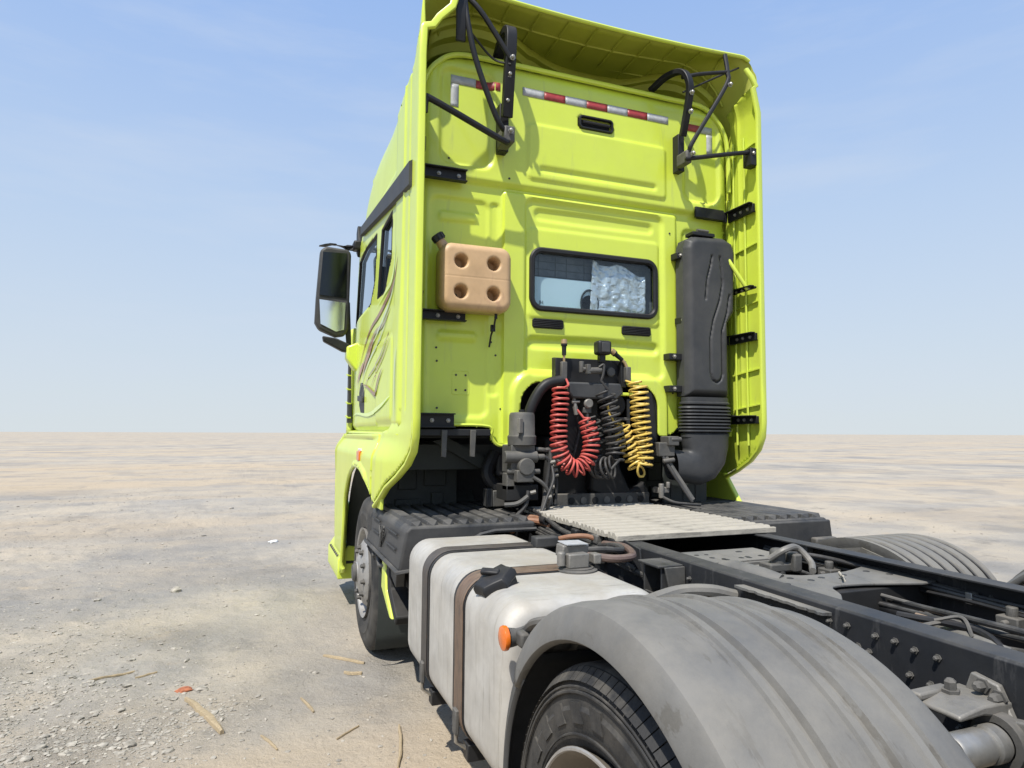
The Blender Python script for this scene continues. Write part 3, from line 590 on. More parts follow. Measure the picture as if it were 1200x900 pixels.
# door handle
dh = MB().prism([(1.72, 1.60), (1.90, 1.61), (2.0, 1.68), (2.02, 1.80), (1.95, 1.87), (1.82, 1.86), (1.73, 1.78)], 'x', -SX-0.012, -SX+0.01).build('door_handle', 'black', left_side, bevel=0.006)
MB().box(1.0, 1.02, 0, 0.01, 0, 0.01)
MB().prism([(1.74, 1.70), (1.99, 1.72), (1.99, 1.765), (1.74, 1.745)], 'x', -SX-0.03, -SX-0.011).build('handle_grip', 'duct', left_side, bevel=0.005)
# flame graphics on the door: flat print laid on the panel
def decal(pts, m, lift=0.0035):
    P = [(p.x, p.y) for p in spline([(a, b_, 0) for a, b_ in pts+[pts[0]]], 6)][:-1]
    n_ = len(P); vs = [(float(side_x(np.array(y), np.array(z)))-0.011-lift, y, z) for y, z in P]
    bm = bmesh.new(); vv = [bm.verts.new(v) for v in vs]; f = bm.faces.new(vv); bmesh.ops.triangulate(bm, faces=[f])
    me = bpy.data.meshes.new('flame_decal'); bm.to_mesh(me); bm.free(); return fin(me, 'flame_decal', m, left_side)
def stroke(pts, w_, m, lift=0.004):
    P = spline([(a, b_, 0) for a, b_ in pts], 8); n_ = len(P); L_, R_ = [], []
    for k_, p in enumerate(P):
        T = (P[min(k_+1, n_-1)]-P[max(k_-1, 0)]).normalized(); N = Vector((-T.y, T.x, 0)); t_ = k_/(n_-1); w = 0.72*w_*max(0.03, sin(pi*t_**0.7))/2
        L_.append(p+N*w); R_.append(p-N*w)
    vs = [(float(side_x(np.array(q_.x), np.array(q_.y)))-0.011-lift, q_.x, q_.y) for q_ in L_+R_]
    MB().add(vs, [(k_, k_+1, n_+k_+1, n_+k_) for k_ in range(n_-1)]).build('flame_decal', m, left_side)
stroke([(0.50, 2.56), (0.62, 2.42), (0.86, 2.35), (1.15, 2.29), (1.5, 2.24), (1.85, 2.10), (2.3, 1.80)], 0.055, 'flame')
stroke([(0.56, 2.66), (0.66, 2.46), (0.90, 2.41), (1.25, 2.36)], 0.05, 'flame_lime', 0.005)
stroke([(0.55, 2.44), (0.72, 2.32), (1.0, 2.22), (1.35, 2.12), (1.6, 2.05)], 0.035, 'flame_light', 0.006)
stroke([(0.70, 2.28), (0.95, 2.20), (1.25, 2.19), (1.5, 2.13), (1.9, 1.96), (2.3, 1.66)], 0.045, 'flame_grey')
stroke([(1.30, 2.16), (1.48, 2.08), (1.70, 1.99), (1.85, 1.90)], 0.085, 'flame_red', 0.006)
stroke([(1.75, 2.02), (1.95, 1.95), (2.15, 1.86)], 0.07, 'flame_red', 0.006)
stroke([(0.72, 2.12), (0.95, 2.00), (1.25, 1.93), (1.6, 1.86), (1.9, 1.70)], 0.028, 'flame_grey', 0.006)
stroke([(0.66, 2.08), (0.90, 1.97), (1.20, 1.88), (1.5, 1.75)], 0.020, 'flame', 0.006)
stroke([(0.90, 1.90), (1.05, 1.83), (1.18, 1.74), (1.32, 1.76), (1.6, 1.82), (1.85, 1.85)], 0.045, 'flame', 0.007)
stroke([(0.80, 2.22), (1.1, 2.10), (1.4, 2.03), (1.7, 1.93), (2.1, 1.72)], 0.03, 'flame_light', 0.006)
stroke([(0.62, 1.70), (1.0, 1.64), (1.5, 1.60), (2.1, 1.62), (2.6, 1.60)], 0.04, 'flame_lime', 0.005)
stroke([(0.47, 2.0), (0.50, 1.85), (0.49, 1.65), (0.47, 1.5)], 0.03, 'flame_light', 0.006)

# front corner with dark louvres
fcn = MB()
cy_ = [(2.72, -1.15), (2.86, -1.17), (3.02, -1.12), (3.10, -0.95), (3.12, -0.6)]
vs = []
for z in (1.42, 1.5, 1.6, 2.1, 2.35, 2.42):
    for (y, x) in cy_: vs.append((x, y-(z-1.9)*0.12, z))
fcn.add(vs, [(i*5+j, i*5+j+1, (i+1)*5+j+1, (i+1)*5+j) for i in range(5) for j in range(4)])
fc_o = fcn.build('corner_panel', 'lime', truck, solid=0.02)
lv = MB(); lv.box(-1.185, -1.15, 2.74, 2.84, 1.55, 2.22)
lv.build('corner_vent', 'ink', fc_o)
for k in range(5):
    lvs = MB().box(-1.20, -1.16, 2.735, 2.845, 1.60+k*0.13, 1.612+k*0.13, rot=(0.15, 0, 0)); lvs.build('louvre', 'lime', fc_o)
box('windscreen', 'glass_side', truck, -1.0, 1.0, 2.62, 2.64, 1.9, 3.0, rot=(0.12, 0, 0), bevel=0)
box('front_grille', 'black', truck, -1.0, 1.0, 3.0, 3.06, 0.75, 1.85, bevel=0.02)

# ---- roof fairing
secs = [(0.10, 1.235, 4.12, 0.11, 3.80), (0.35, 1.135, 4.11, 0.50, 3.08), (0.7, 1.158, 4.08, 0.62, 3.08), (1.1, 1.17, 4.00, 0.66, 3.10), (1.45, 1.18, 3.88, 0.50, 3.12), (1.75, 1.18, 3.68, 0.36, 3.12), (1.95, 1.175, 3.46, 0.22, 3.13), (2.06, 1.16, 3.30, 0.10, 3.12), (2.10, 1.12, 3.20, 0.04, 3.12)]
vs = []; NP = 0
for (y, hw, zt, r, zb) in secs:
    prof = [(-hw, zb), (-hw, (zb+zt-r)/2), (-hw, zt-r)]+[(-hw+r-r*cos(a), zt-r+r*sin(a)) for a in np.linspace(0.2, pi/2, 6)]
    prof += [(x, zt-0.035*(1-(abs(x)/(hw-r))**2)*(1 if y < 0.5 else 0.3) if abs(x) < hw-r else zt) for x in np.linspace(-hw+r+0.1, hw-r-0.1, 13)]
    prof += [(-x, z) for x, z in ([(-hw, zb), (-hw, (zb+zt-r)/2), (-hw, zt-r)]+[(-hw+r-r*cos(a), zt-r+r*sin(a)) for a in np.linspace(0.2, pi/2, 6)])[::-1]]
    NP = len(prof); vs += [(x, y, z) for x, z in prof]
# rear flange drops lower on the left than on the right
for i_ in range(9): vs[i_] = (vs[i_][0]*0.925, vs[i_][1], vs[i_][2])
vs[0] = (-1.125, 0.10, 3.78); vs[1] = (-1.14, 0.10, 3.88); vs[NP-1] = (1.25, 0.10, 3.92); vs[NP-2] = (1.262, 0.10, 3.97); vs[NP-3] = (1.255, 0.10, 4.02)
rf_m = MB().add(vs, [(i*NP+j, i*NP+j+1, (i+1)*NP+j+1, (i+1)*NP+j) for i in range(len(secs)-1) for j in range(NP-1)])
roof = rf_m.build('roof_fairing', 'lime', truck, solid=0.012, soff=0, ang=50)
roof.data.materials.append(M['lime_shaded']); roof.modifiers['s'].material_offset = 1
q = roof.modifiers.new('sub', 'SUBSURF'); q.levels = 2; q.render_levels = 2; roof.modifiers.move(1, 0)
def fair_z(x, y):
    S = secs
    for i in range(len(S)-1):
        if S[i][0] <= y <= S[i+1][0] or i == len(S)-2:
            t_ = (y-S[i][0])/(S[i+1][0]-S[i][0]); hw, zt, r = [S[i][k]+(S[i+1][k]-S[i][k])*t_ for k in (1, 2, 3)]; break
    ax_ = abs(x)
    z = zt-0.035*max(0, 1-(ax_/(hw-r))**2)*(1 if y < 0.5 else 0.3) if ax_ < hw-r else zt-r+sqrt(max(0, r*r-(ax_-hw+r)**2))
    return z
MB().tube([(x, 0.095, fair_z(x, 0.10)) for x in np.linspace(-1.19, 1.19, 50)], 0.013, 8).build('fairing_lip', 'lime', roof)
# inner stiffening ribs (grid pattern under the roof skin)
for i, x in enumerate([-1.0, -0.8, -0.6, -0.4, -0.2, 0.0, 0.2, 0.4, 0.6, 0.8, 1.0]):
    MB().tube([(x+0.03*(y-0.1), y, fair_z(x, y)-0.009) for y in np.linspace(0.12, 1.7, 20)], 0.009, 6).build('rib', 'lime_shaded', roof)
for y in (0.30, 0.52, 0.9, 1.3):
    MB().tube([(x, y, fair_z(x, y)-0.009) for x in np.linspace(-1.10, 1.12, 40)], 0.009, 6).build('rib', 'lime_shaded', roof)
# hat-section cross beam under the skin with bolt bosses
bp_ = [(-1.05, 0.30), (-0.80, 0.32), (-0.56, 0.34), (-0.42, 0.42), (-0.17, 0.55), (0.06, 0.60), (0.38, 0.60), (0.50, 0.57), (0.69, 0.44), (0.85, 0.36), (1.06, 0.32)]
BP = spline([(a, b_, 0) for a, b_ in bp_], 5); vs = []
for p in BP:
    z = fair_z(p.x, p.y)
    for (dy, dz) in ((0, -0.012), (0.012, -0.05), (0.05, -0.055), (0.065, -0.10), (0.12, -0.11), (0.14, -0.16), (0.22, -0.165)): vs.append((p.x, p.y+dy, z+dz))
n_ = len(BP); MB().add(vs, [(i*7+j, (i+1)*7+j, (i+1)*7+j+1, i*7+j+1) for i in range(n_-1) for j in range(6)]).build('cross_beam', 'lime_shaded', roof, solid=0.006)
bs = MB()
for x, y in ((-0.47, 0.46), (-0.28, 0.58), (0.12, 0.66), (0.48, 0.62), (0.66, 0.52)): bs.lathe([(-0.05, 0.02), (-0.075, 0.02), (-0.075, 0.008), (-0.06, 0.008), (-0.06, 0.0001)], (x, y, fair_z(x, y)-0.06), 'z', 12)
bs.build('beam_bosses', 'lime_shaded', roof)
# cab roof below the fairing
box('cab_roof', 'lime_in', truck, -1.08, 1.08, 0.32, 2.3, 3.60, 3.72, bevel=0.04)

# ---- side deflectors
def defl(sg):
    zt_ = 3.76 if sg < 0 else 3.86
    poly = [(0.0, 1.56), (0.012, 1.46), (0.05, 1.38), (0.14, 1.31), (0.30, 1.23), (0.50, 1.155), (0.70, 1.03), (0.77, 1.02), (0.90, 1.12), (1.0, 1.30), (0.95, 1.455), (0.60, 1.49), (0.60, 3.50), (0.12, 3.60), (0.05, 3.70), (0.0, zt_)] if sg < 0 else [(0.0, 1.56), (0.012, 1.46), (0.05, 1.38), (0.14, 1.31), (0.30, 1.23), (0.50, 1.155), (0.70, 1.03), (0.77, 1.02), (0.92, 1.30), (0.80, 1.46), (0.60, 1.50), (0.60, 3.70), (0.12, 3.84), (0.0, zt_)]
    poly = [(y+0.010, z+0.012) if k_ < 8 else (y, z) for k_, (y, z) in enumerate(poly)]
    def px(Y, Z):
        x = 1.18+np.clip((Y-0.05)/0.65, 0, 1)*sstep(Z-1.50, 0.08)*(0.027+0.055*sstep(Z-1.37, 0.16))
        x = x-0.008*sstep(np.abs(Y-0.20)-0.012, 0.02)*(Z > 1.6)+0.010*sstep(np.abs(Y-0.33)-0.015, 0.02)*(Z > 1.6)-0.09*np.clip((Z-3.70)/0.25, 0, 1)**1.5
        return sg*x
    d = sheet('side_deflector', 'lime', truck, -0.01, 1.02, 1.0, 3.98, 0.016, lambda Y, Z: poly_sdf(Y, Z, poly), lambda Y, Z: (px(Y, Z), Y, Z), solid=0.014, soff=0, ang=30)
    # turned-in bright rear rim following the outline
    path = [(0.76, 1.01), (0.62, 1.075), (0.50, 1.150), (0.30, 1.228), (0.14, 1.305), (0.05, 1.378), (0.010, 1.46), (0, 1.56)]+[(0, z) for z in np.linspace(1.7, zt_-0.02, 14)]
    P = [(float(px(np.array(y), np.array(z))), y, z) for y, z in path]
    jog = [(-1.165, 0, zt_), (-1.12, 0.0, zt_+0.015), (-1.085, 0.0, zt_+0.07), (-1.01, 0, zt_+0.15), (-0.985, 0, zt_+0.24), (-0.98, 0, zt_+0.33)] if sg < 0 else [(1.165, 0, zt_), (1.13, 0, zt_+0.06), (1.10, 0.02, zt_+0.12)]
    P += jog
    vs = []
    for i, p in enumerate(P):
        a = Vector(P[max(i-1, 0)]); c = Vector(P[min(i+1, len(P)-1)]); T = (c-a).normalized()
        inn = Vector((-sg, 0, 0)); nrm = T.cross(inn).normalized(); inn = (inn-T*inn.dot(T)).normalized()
        if nrm.y > 0: nrm = -nrm
        v = Vector(p); wd = 0.032
        for (aa, bb) in ((-0.009, 0.0), (-0.009, 0.014), (0.0, 0.020), (wd-0.006, 0.020), (wd, 0.014), (wd, 0.0)): vs.append(v+inn*aa+nrm*bb)
    k = len(P); MB().add(vs, [(i*6+j, (i+1)*6+j, (i+1)*6+(j+1) % 6, i*6+(j+1) % 6) for i in range(k-1) for j in range(6)]+[(0, 1, 2, 3, 4, 5)]).build('rear_rim', 'lime', d, ang=45)
    # inner stiffeners
    st = MB()
    xi = sg*1.168
    for y in (0.13, 0.24): st.tube([(xi-sg*0.01, y, z) for z in np.linspace(1.40, 3.55, 6)], 0.008, 6)
    st.build('stiffener', 'lime_in', d)
    for z in (3.46, 2.76, 2.36, 1.90, 1.66):
        MB().box(xi-0.012, xi+0.012, 0.02, 0.28, z-0.004, z+0.004, rot=(-0.12, 0, 0)).build('rib', 'lime_in', d)
    return d
dl = defl(-1); dr = defl(1)
# outer drop flange at the upper left, curved corner cheeks
# ---- black deflector brackets
def bracket(x0, x1, z, h, y, sg, holes=2, tilt=0.0):
    m_ = MB(); m_.box(x0, x1, y-0.012, y, z-h/2, z+h/2); m_.box(x0, x1, y-0.045, y-0.012, z+h/2-0.008, z+h/2); m_.box(x0, x1, y-0.045, y-0.012, z-h/2, z-h/2+0.008)
    o = m_.build('deflector_bracket', 'black', truck, bevel=0.002)
    b_ = MB()
    for k in range(holes): b_.bolt((x0+(x1-x0)*(0.45+0.4*k), y-0.014, z), (0, -1, 0), 0.009, 0.01)
    b_.build('bolt', 'steel', o); return o
bracket(-1.14, -0.83, 3.02, 0.075, 0.262, -1)
MB().prism([(0.24, 2.98), (0.10, 3.02), (0.02, 3.05), (0.02, 3.13), (0.06, 3.10), (0.24, 3.07)], 'x', -1.155, -1.135).build('bracket_arm', 'black', truck, bevel=0.003)
bracket(-1.13, -0.82, 2.165, 0.060, 0.275, -1); MB().tube([(-1.13, 0.24, 2.18), (-1.13, 0.14, 2.20), (-1.125, 0.10, 2.27)], 0.010, 6).build('bracket_arm', 'black', truck)
bracket(-1.13, -0.885, 1.545, 0.085, 0.262, -1)
# two hanging grey tabs and the black beam under the wall
box('sill_beam', 'black', truck, -1.13, -0.66, 0.24, 0.31, 1.455, 1.495)
for x in (-0.965, -0.79): MB().prism([(x, 1.49), (x+0.035, 1.49), (x+0.028, 1.33), (x-0.002, 1.335)], 'y', 0.225, 0.238).build('hanging_tab', 'castdark', truck, bevel=0.003)
def rbracket(z, y0=0.30, y1=0.02, x0=0.98, x1=1.155, h=0.06):
    m_ = MB(); m_.box(x0-0.12, x1-0.03, y0-0.03, y0-0.018, z-h/2, z+h/2)
    m_.prism([(y0-0.02, z-h/2), (y0-0.02, z+h/2), (y1, z+h/2-0.01), (y1, z-h/2+0.005)], 'x', x1-0.02, x1)
    m_.box(x1-0.055, x1-0.02, y1, y0-0.03, z+h/2-0.012, z+h/2-0.004)
    o = m_.build('deflector_bracket', 'black', truck, bevel=0.003); bb = MB()
    for y in (0.07, 0.14, 0.2): bb.bolt((x1-0.02, y, z-0.002), (-1, 0, 0), 0.009, 0.01)
    bb.build('bolt', 'steel', o)
for z, h in ((3.02, 0.075), (2.47, 0.03), (2.135, 0.065), (1.575, 0.065)): rbracket(z, h=h)
MB().box(0.84, 1.08, WY-0.05, WY-0.03, 2.985, 3.06).build('bracket_plate', 'black', truck, bevel=0.003)
box('bracket_plate', 'black', truck, 1.10, 1.165, -0.01, 0.07, 3.30, 3.42)

# ---- struts holding the roof spoiler
def arm(name, pts, wid, th, m='black'):
    P = spline(pts, 7); vs = []
    for i, p in enumerate(P):
        T = (P[min(i+1, len(P)-1)]-P[max(i-1, 0)]).normalized(); X = Vector((1, 0, 0)); N = T.cross(X).normalized()
        for (a, b_) in ((-1, -1), (1, -1), (1, 1), (-1, 1)): vs.append(p+X*a*wid/2+N*b_*th/2)
    n_ = len(P); return MB().add(vs, [(i*4+j, (i+1)*4+j, (i+1)*4+(j+1) % 4, i*4+(j+1) % 4) for i in range(n_-1) for j in range(4)]+[(0, 1, 2, 3), (n_*4-1, n_*4-2, n_*4-3, n_*4-4)]).build(name, m, truck, bevel=0.005)
# left group
arm('spoiler_bracket', [(-0.60, 0.36, 3.86), (-0.61, 0.20, 3.93), (-0.615, 0.08, 3.90), (-0.62, 0.06, 3.78), (-0.615, 0.10, 3.60), (-0.60, 0.17, 3.40)], 0.065, 0.045)
box('bracket_foot', 'black', truck, -0.635, -0.575, 0.20, 0.30, 3.20, 3.50)
box('knuckle', 'castdark', truck, -0.655, -0.585, 0.06, 0.20, 3.20, 3.30, bevel=0.012)
tube('support_strut', 'black', truck, [(-0.92, 0.03, 3.99), (-0.90, 0.02, 3.84), (-0.84, 0.03, 3.62), (-0.70, 0.06, 3.32), (-0.62, 0.10, 3.27)], 0.017)
tube('support_strut', 'black', truck, [(-1.145, 0.03, 3.27), (-1.14, 0.02, 3.34), (-1.10, 0.02, 3.345), (-0.68, 0.06, 3.205), (-0.63, 0.10, 3.22), (-0.62, 0.12, 3.28)], 0.019)
tube('support_strut', 'black', truck, [(-0.90, 0.10, 4.07), (-0.80, 0.06, 3.95), (-0.62, 0.05, 3.70)], 0.016)
tube('thin_rod', 'black', truck, [(-0.92, 0.05, 3.86), (-0.72, 0.12, 3.73), (-0.62, 0.05, 3.67)], 0.007, n=6)
arm('strut_plate', [(-0.935, 0.06, 4.08), (-0.945, 0.02, 3.95), (-0.94, 0.03, 3.82), (-0.935, 0.05, 3.74)], 0.055, 0.03)
# right group
arm('spoiler_bracket', [(0.54, 0.34, 3.88), (0.59, 0.22, 3.93), (0.635, 0.10, 3.91), (0.655, 0.05, 3.80), (0.665, 0.09, 3.66), (0.68, 0.17, 3.50)], 0.045, 0.035)
box('bracket_foot', 'black', truck, 0.665, 0.715, 0.20, 0.30, 3.27, 3.53)
box('knuckle', 'castdark', truck, 0.645, 0.69, 0.08, 0.20, 3.28, 3.37, bevel=0.012)
tube('support_strut', 'black', truck, [(0.97, 0.08, 4.09), (0.965, 0.05, 3.95), (0.94, 0.04, 3.84), (0.70, 0.07, 3.44), (0.67, 0.09, 3.36)], 0.015)
tube('support_strut', 'black', truck, [(0.655, 0.10, 3.31), (0.69, 0.07, 3.31), (1.08, 0.02, 3.39), (1.125, 0.03, 3.38)], 0.015)
tube('support_strut', 'black', truck, [(0.63, 0.10, 3.87), (0.76, 0.08, 3.91), (0.96, 0.05, 3.95)], 0.013)
tube('thin_rod', 'black', truck, [(0.65, 0.12, 3.78), (0.94, 0.12, 3.95), (1.12, 0.12, 4.05)], 0.007, n=6)
jb = MB()
for p in ((-0.62, 0.03, 3.70), (-0.615, 0.13, 3.48), (-0.62, 0.05, 3.26), (-0.62, 0.08, 3.62), (0.965, 0.03, 3.85), (0.67, 0.05, 3.33), (0.665, 0.06, 3.62), (0.66, 0.04, 3.74), (1.12, -0.0, 3.38)): jb.bolt(p, (0, -1, 0), 0.012, 0.02)
jb.build('joint_bolts', 'steel', truck)

# ---- fender, bumper side, front wheel
arch = [(0.84, 1.07), (0.90, 1.10), (1.06, 1.17), (1.30, 1.22), (1.61, 1.21), (1.88, 1.11), (2.06, 0.93), (2.12, 0.67), (2.20, 0.40), (2.26, 0.30), (2.95, 0.22), (3.14, 0.26), (3.06, 0.72), (3.04, 1.10), (2.86, 1.34), (2.6, 1.45), (0.86, 1.46), (0.82, 1.35)]
archs = [(p.x, p.y) for p in spline([(a, b_, 0) for a, b_ in arch[:11]], 4)]+arch[11:]
for sg in (-1, 1):
    def fx(Y, Z): return sg*(1.205+0.055*sstep(Z-1.37, 0.16)-0.25*np.maximum(Y-2.75, 0)**1.5+0.016*sstep(np.abs(poly_sdf(Y, Z, arch))-0.03, 0.03)*np.clip((Y-0.9)/0.15, 0, 1))
    fe = sheet('front_fender', 'lime', truck, 0.5, 3.2, 0.2, 1.48, 0.012, lambda Y, Z: poly_sdf(Y, Z, archs), lambda Y, Z: (fx(Y, Z), Y, Z), solid=0.03, soff=0)
    if sg < 0: fen = fe
    MB().tube([(float(fx(np.array(y), np.array(z))), y, z) for y, z in archs[3:-7]], 0.016, 8).build('arch_lip', 'lime', fe)
    top = MB(); vs = []
    for y in np.linspace(0.34, 2.75, 12):
        for (x, z) in ((1.20, 1.458), (1.15, 1.475), (1.08, 1.478)): vs.append((sg*x, y, z))
    top.add(vs, [(i*3+j, (i+1)*3+j, (i+1)*3+j+1, i*3+j+1) for i in range(11) for j in range(2)]).build('fender_shelf', 'lime', fe, solid=0.012)
MB().box(-1.285, -1.26, 1.30, 1.42, 1.265, 1.335).build('marker_lamp', 'orange', fen, bevel=0.006)
box('lamp_base', 'white', fen, -1.272, -1.262, 1.29, 1.44, 1.335, 1.352, bevel=0.002)
for sg in (-1, 1):
    vs = []; A = np.linspace(-0.5, pi+0.15, 26)
    for a in A:
        for x in (1.235, 0.55): vs.append((sg*x, 1.46-0.80*cos(a), 0.48+0.765*sin(a)))
    MB().add(vs, [(i*2, (i+1)*2, (i+1)*2+1, i*2+1) for i in range(25)]+[tuple(i*2+1 for i in range(26))]).build('wheel_well', 'liner', truck, solid=0.006)
# entry step and bumper corner
stp = MB().prism([(-1.30, 0.24), (-1.12, 0.24), (-1.12, 0.50), (-1.22, 0.52), (-1.30, 0.40)], 'y', 2.25, 3.05).build('entry_step', 'lime', truck, bevel=0.01)
for k in range(7): MB().box(-1.30+0.0, -1.15, 2.35+k*0.09, 2.39+k*0.09, 0.41, 0.425, rot=(0, 0.0, 0)).build('tread_ridge', 'castdark', stp)
box('front_bumper', 'lime', truck, -1.18, 1.18, 2.95, 3.12, 0.25, 0.80, bevel=0.05)
# green mud flap strip behind the wheel
MB().prism([(0.86, 1.10), (0.60, 1.12), (0.60, 0.995), (0.82, 0.995)], 'x', -1.245, -1.225).build('rear_fender_strip', 'lime', truck, bevel=0.006)
MB().prism([(0.47, 0.72), (0.56, 0.72), (0.58, 0.54), (0.30, 0.425), (0.25, 0.43), (0.43, 0.55)], 'x', -1.235, -1.20).build('mud_flap', 'lime', truck, bevel=0.01)
MB().prism([(0.40, 0.80), (0.46, 0.80), (0.40, 0.55), (0.16, 0.42), (0.14, 0.47), (0.33, 0.58)], 'x', -1.23, -0.80).build('inner_flap', 'dark', truck, bevel=0.01)
# right rear corner of the lower cab visible under the duct
MB().prism([(0.45, 1.2), (0.95, 1.2), (0.95, 0.9), (0.25, 0.95)], 'x', 1.20, 1.24).build('front_fender_tail', 'lime', truck, bevel=0.01)

def tyre(name, xo, yc, zc, R, wd, rim, grooves=4, lugs=0, sgn=-1):
    hw = wd/2; x0 = -hw; prof = [(-hw+0.03, rim), (-hw+0.012, rim+0.02), (-hw+0.002, rim+(R-rim)*0.35), (-hw-0.002, rim+(R-rim)*0.5), (-hw+0.003, rim+(R-rim)*0.55), (-hw+0.003, R-0.075), (-hw+0.004, R-0.060), (-hw+0.010, R-0.045), (-hw+0.022, R-0.016), (-hw+0.034, R-0.005)]
    gw = wd/(grooves+1.3); x = -hw+0.045
    seg = (wd-0.09)/(grooves+1)
    for k in range(grooves+1):
        prof.append((x, R)); prof.append((x+seg-0.006, R))
        if k < grooves: prof += [(x+seg-0.005, R-0.014), (x+seg+0.005, R-0.014)]
        x += seg
    prof += [(-a, r) for a, r in prof[9::-1]]
    return MB().lathe(prof, (xo+hw*(1 if sgn < 0 else -1), yc, zc), 'x', 96)
# front wheels
FW = (-1.255, 1.19, 0.51)
for sg in (-1, 1):
    wh = bpy.data.objects.new('front_wheel', None); col.objects.link(wh); wh.parent = truck
    fw = tyre('t', sg*1.255, 1.19, 0.51, 0.51, 0.31, 0.285, 4, sgn=-1 if sg < 0 else 1).build('tyre', 'rubber', wh, ang=28)
    # rim: flange, dish outward with hand holes as dark ovals, hub and nuts
    rm = MB(); x0 = sg*1.255
    pr = [(0.035, 0.285), (-0.004, 0.300), (0.002, 0.286), (0.05, 0.272), (0.07, 0.262), (0.045, 0.245), (0.01, 0.215), (-0.012, 0.18), (-0.015, 0.15), (-0.018, 0.145), (-0.030, 0.11), (-0.036, 0.10), (-0.038, 0.07), (-0.045, 0.065), (-0.048, 0.0001)]
    rm.lathe([(-sg*a if False else (a if sg < 0 else -a), r) for a, r in pr], (x0, 1.19, 0.51), 'x', 64); rm.build('rim', 'silver', wh, ang=30)
    hh = MB(); nt_ = MB()
    for k in range(10):
        a = 2*pi*k/10+0.2; c, s_ = cos(a), sin(a)
        vs = []; N = 12
        for j in range(N):
            tt = 2*pi*j/N; rr = 0.232+0.016*sin(tt); aa = a+0.10*cos(tt); dxx = 0.024 if sin(tt) > 0 else 0.012
            rr_x = np.interp(rr, [0.215, 0.245], [0.006, 0.041]); vs.append((x0+(rr_x if sg < 0 else -rr_x), 1.19+rr*cos(aa), 0.51+rr*sin(aa)))
        MB().add(vs, [tuple(range(N))]).build('hand_hole', 'ink', wh, flip=False)
        MB().bolt((x0+sg*0.012, 1.19+0.165*c, 0.51+0.165*s_), (sg, 0, 0), 0.015, 0.022).build('wheel_nut', 'castdark', wh)
    MB().lathe([(0, 0.062), (sg*0.018, 0.062), (sg*0.030, 0.05), (sg*0.034, 0.0001)], (x0+sg*0.040, 1.19, 0.51), 'x', 24).build('hub_cap', 'castdark', wh)
MB().tube([(-1.0, 1.19, 0.50), (1.0, 1.19, 0.50)], 0.06, 10).build('front_axle', 'dark', truck)

# rear wheels (duals, deep dish) and guards
def rear_wheel(sg, yc, R=0.49):
    wh = bpy.data.objects.new('rear_wheel', None); col.objects.link(wh); wh.parent = truck; xo = sg*1.295
    tyre('t', xo, yc, 0.50, R, 0.26, 0.305, 4, sgn=-1 if sg < 0 else 1).build('tyre', 'rubber', wh, ang=28)
    tyre('t', xo-sg*0.31, yc, 0.50, R, 0.26, 0.305, 4, sgn=-1 if sg < 0 else 1).build('tyre', 'rubber', wh, ang=28)
    pr = [(0.03, 0.305), (-0.008, 0.328), (-0.008, 0.318), (0.012, 0.304), (0.09, 0.285), (0.16, 0.255), (0.17, 0.24), (0.175, 0.14), (0.12, 0.13), (0.03, 0.12), (0.02, 0.10), (0.02, 0.0001)]
    MB().lathe([(a if sg < 0 else -a, r) for a, r in pr], (xo, yc, 0.50), 'x', 80).build('rim', 'brownrim', wh, ang=30)
    MB().tube([(xo+sg*0.008, yc+0.322*cos(a), 0.50+0.322*sin(a)) for a in np.linspace(0, 2*pi, 81)], 0.005, 6, caps=False).build('rim_edge', 'silver', wh)
    sw = MB()
    # raised moulded bands and blocks on the sidewall
    for (r0, h) in ((0.350, 0.003), (0.435, 0.004), (0.446, 0.003)):
        sw.tube([(xo+sg*0.001, yc+r0*cos(a), 0.50+r0*sin(a)) for a in np.linspace(0, 2*pi, 73)], h, 6, caps=False)
    for k in range(26):
        a = 2*pi*k/26
        if k % 7 in (0, 1): continue
        P = [(xo+sg*0.0025, yc+r*cos(aa), 0.50+r*sin(aa)) for r, aa in ((0.372, a), (0.372, a+0.12), (0.415, a+0.10), (0.415, a-0.02))]
        Q = [(x-sg*0.01, y, z) for x, y, z in P]; sw.add(P+Q, [(0, 1, 2, 3), (0, 4, 5, 1), (1, 5, 6, 2), (2, 6, 7, 3), (3, 7, 4, 0)])
    for k in range(72):
        a = 2*pi*k/72; sw.box(xo-sg*0.001-0.012, xo-sg*0.001+0.012, -0.002, 0.002, -0.014, 0.014) if False else None
    sw.build('sidewall_moulding', 'rubber', wh)
    # shoulder blocks: tread edge notches
    sb_ = MB()
    for k in range(100):
        a = 2*pi*k/100; R_ = Matrix.Rotation(a, 3, 'X'); P = [R_ @ Vector(v) for v in ((0, -0.013, R-0.032), (0, 0.013, R-0.032), (0, 0.0135, R-0.006), (0, -0.0135, R-0.006))]
        P1 = [Vector((xo+sg*0.001, yc+p.y, 0.50+p.z)) for p in P[:2]]+[Vector((xo-sg*0.028, yc+p.y, 0.50+p.z)) for p in P[2:]]
        P2 = [p-Vector((sg*0.02, 0, 0)) for p in P1]; sb_.add(P1+P2, [(0, 1, 2, 3), (0, 4, 5, 1), (1, 5, 6, 2), (2, 6, 7, 3), (3, 7, 4, 0)])
    o = sb_.build('shoulder_lugs', 'rubber', wh); o['kind'] = 'stuff'
    return wh
YR1, YR2 = -2.295, -3.65
for sg in (-1, 1):
    for y in (YR1, YR2): rear_wheel(sg, y)
for y in (YR1, YR2): MB().tube([(-1.1, y, 0.50), (1.1, y, 0.50)], 0.08, 12).build('rear_axle', 'dark', truck)
